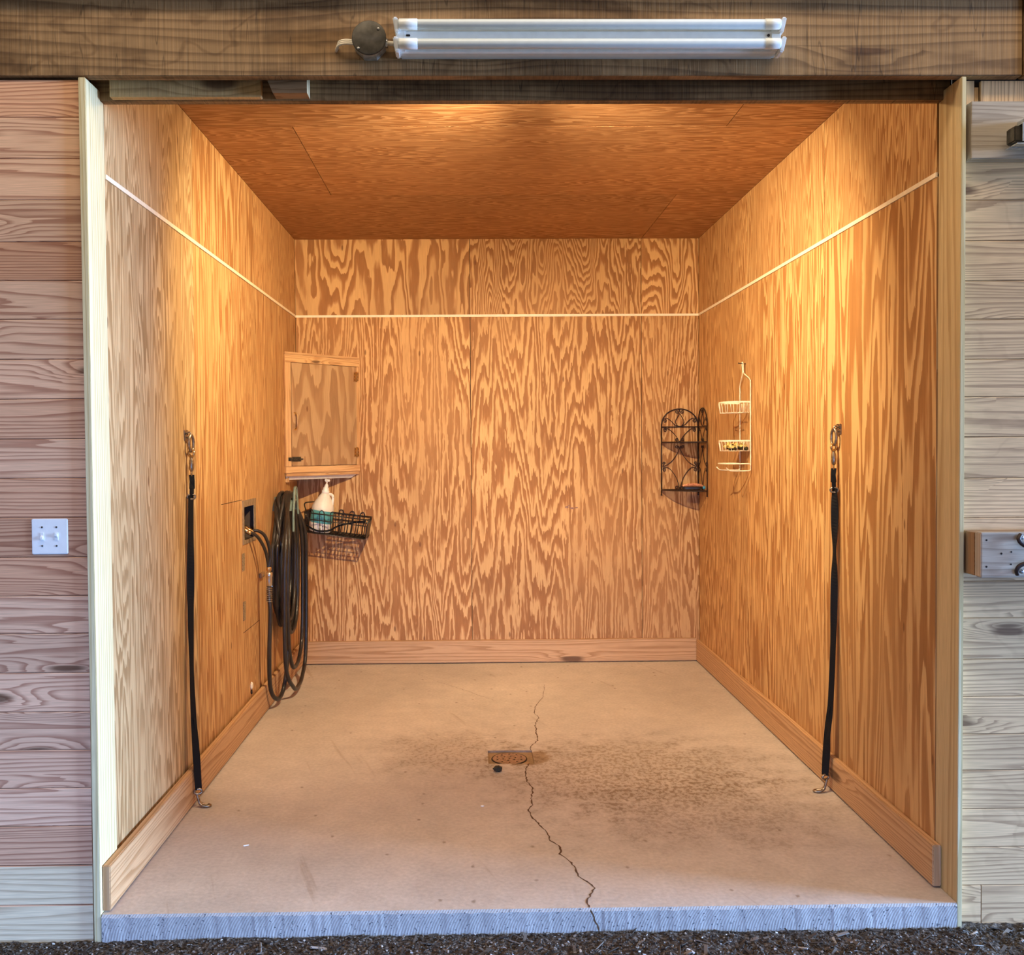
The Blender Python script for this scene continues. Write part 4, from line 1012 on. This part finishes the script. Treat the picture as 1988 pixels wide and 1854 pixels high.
def lump(nm, loc, r, m, lb, cat):
    bm = new_bm(); bmesh.ops.create_icosphere(bm, subdivisions=3, radius=1)
    for v in bm.verts:
        k = 1+.28*mnoise.noise(v.co*2.3+Vector(loc)*7)+.12*mnoise.noise(v.co*6)
        v.co = Vector((v.co.x*r[0]*k, v.co.y*r[1]*k, max(-.9, v.co.z)*r[2]*k))
    zb = min(v.co.z for v in bm.verts)
    for v in bm.verts: v.co += Vector((loc[0], loc[1], loc[2]-zb))
    for f in bm.faces: f.smooth = True
    return tag(link(nm, bm, m), lb, cat)
lump('dirt_clod', (.105, 4.462, 0.0008), (.021, .017, .014), 'clod', 'small dark dirt clod on the concrete just in front of the floor drain', 'dirt')
bm = new_bm(); box(bm, (-.011, -.003, 0), (.011, .003, .003), 0, bev=.001, mat=Matrix.Translation((-.892, 3.656, .0006)) @ Matrix.Rotation(.35, 4, 'Z')); tag(link('paper_scrap', bm, 'paper'), 'tiny white scrap on the concrete floor near the left front', 'scrap')
bm = new_bm(); box(bm, (-.006, -.006, 0), (.006, .006, .003), 0, bev=.001, mat=Matrix.Translation((.028, 4.03, .0006)) @ Matrix.Rotation(.7, 4, 'Z')); tag(link('paper_scrap', bm, 'paper'), 'tiny pale scrap on the floor in front of the drain, left of the long crack', 'scrap')

# ------------------------------------------------------------------ unseen end wall added to shape the sky light through the aisle doorway
bm = new_bm(); EX = 11.0
for lo, hi in (((EX, -6, 3.9), (EX+.15, 8, 15)), ((EX, 3.1, -.2), (EX+.15, 8, 3.9)), ((EX, -6, -.2), (EX+.15, -1.0, 3.9))): box(bm, lo, hi, 0)
struct('sky_blocker_end', bm, 'siding_right')
bm = new_bm()        # unseen wall added behind the camera, its low opening limits the blue fill
for lo, hi in (((-12, -4.2, 1.5), (10, -4.05, 9)), ((-12, -4.2, -.2), (-3.6, -4.05, 1.5)), ((4.2, -4.2, -.2), (10, -4.05, 1.5))): box(bm, lo, hi, 0)
struct('sky_blocker_front', bm, 'siding_right')

# ------------------------------------------------------------------ light
def area(name, loc, target, sx, sy, power, col, spread=180):
    l = bpy.data.lights.new(name, 'AREA'); l.shape = 'RECTANGLE'; l.size = sx; l.size_y = sy; l.energy = power; l.color = col; l.spread = math.radians(spread)
    o = bpy.data.objects.new(name, l); COL.objects.link(o); o.location = loc
    o.rotation_euler = (Vector(target)-Vector(loc)).to_track_quat('-Z', 'Y').to_euler(); return o
def spot(name, loc, target, power, col, size, blend, rad):
    l = bpy.data.lights.new(name, 'SPOT'); l.energy = power; l.color = col; l.spot_size = math.radians(size); l.spot_blend = blend; l.shadow_soft_size = rad
    o = bpy.data.objects.new(name, l); COL.objects.link(o); o.location = loc
    o.rotation_euler = (Vector(target)-Vector(loc)).to_track_quat('-Z', 'Y').to_euler(); return o
WARM = (1.0, .77, .46)
spot('flood_lamp', (.19, 3.66, 2.895), (-1.255, 6.0, 1.45), 420, WARM, 104, 1.0, .014)
spot('flood_lamp', (.21, 3.66, 2.895), (1.613, 5.5, 1.5), 420, WARM, 104, 1.0, .014)
l = bpy.data.lights.new('ceiling_bulb', 'POINT'); l.energy = 28; l.color = WARM; l.shadow_soft_size = .03
o = bpy.data.objects.new('ceiling_bulb', l); COL.objects.link(o); o.location = (.2, 3.68, 2.895)
area('sky_beyond_door', (22, 1.0, 6.4), (0, 1.0, 6.4), 9, 12.2, 44000, (.37, .60, 1.0))
area('blue_fill_front', (.3, -14, 3.3), (.3, 0, 3.3), 14, 6.2, 5600, (.20, .42, 1.0))  # added blue fill from behind the camera for lower siding and slab face
area('warm_fill_upper', (.3, 1.9, 4.6), (.3, 3.0, 2.4), 5.5, .5, 82, (1.0, .83, .62))  # added warm fill for the upper siding and header, no fixture there
w = bpy.data.worlds.new('world'); scene.world = w; w.use_nodes = True
bg = w.node_tree.nodes['Background']; bg.inputs[0].default_value = (.95, .90, .80, 1); bg.inputs[1].default_value = .42

# ------------------------------------------------------------------ camera
f_px, ppx, ppy, yaw, pitch, roll = 1837.27, 947.01, 904.60, .0151, .01995, .00661
cy_, sy_, cp_, sp_ = math.cos(yaw), math.sin(yaw), math.cos(pitch), math.sin(pitch)
fw = Vector((sy_*cp_, cy_*cp_, -sp_)); rt = Vector((cy_, -sy_, 0)); up = rt.cross(fw)
cr_, sr_ = math.cos(roll), math.sin(roll)
r2 = rt*cr_-up*sr_; u2 = rt*sr_+up*cr_
cam = bpy.data.cameras.new('camera'); co = bpy.data.objects.new('camera', cam); COL.objects.link(co)
co.matrix_world = Matrix(((r2.x, u2.x, -fw.x, 0), (r2.y, u2.y, -fw.y, 0), (r2.z, u2.z, -fw.z, CH), (0, 0, 0, 1)))
cam.sensor_fit = 'HORIZONTAL'; cam.sensor_width = 36; cam.lens = f_px/1988*36
cam.shift_x = (994-ppx)/1988; cam.shift_y = (ppy-927)/1988
cam.clip_start = .05; cam.clip_end = 100
scene.camera = co
scene.view_settings.view_transform = 'Standard'; scene.view_settings.look = 'None'
scene.view_settings.exposure = 0.0; scene.view_settings.gamma = 1.0; scene.view_settings.use_curve_mapping = False
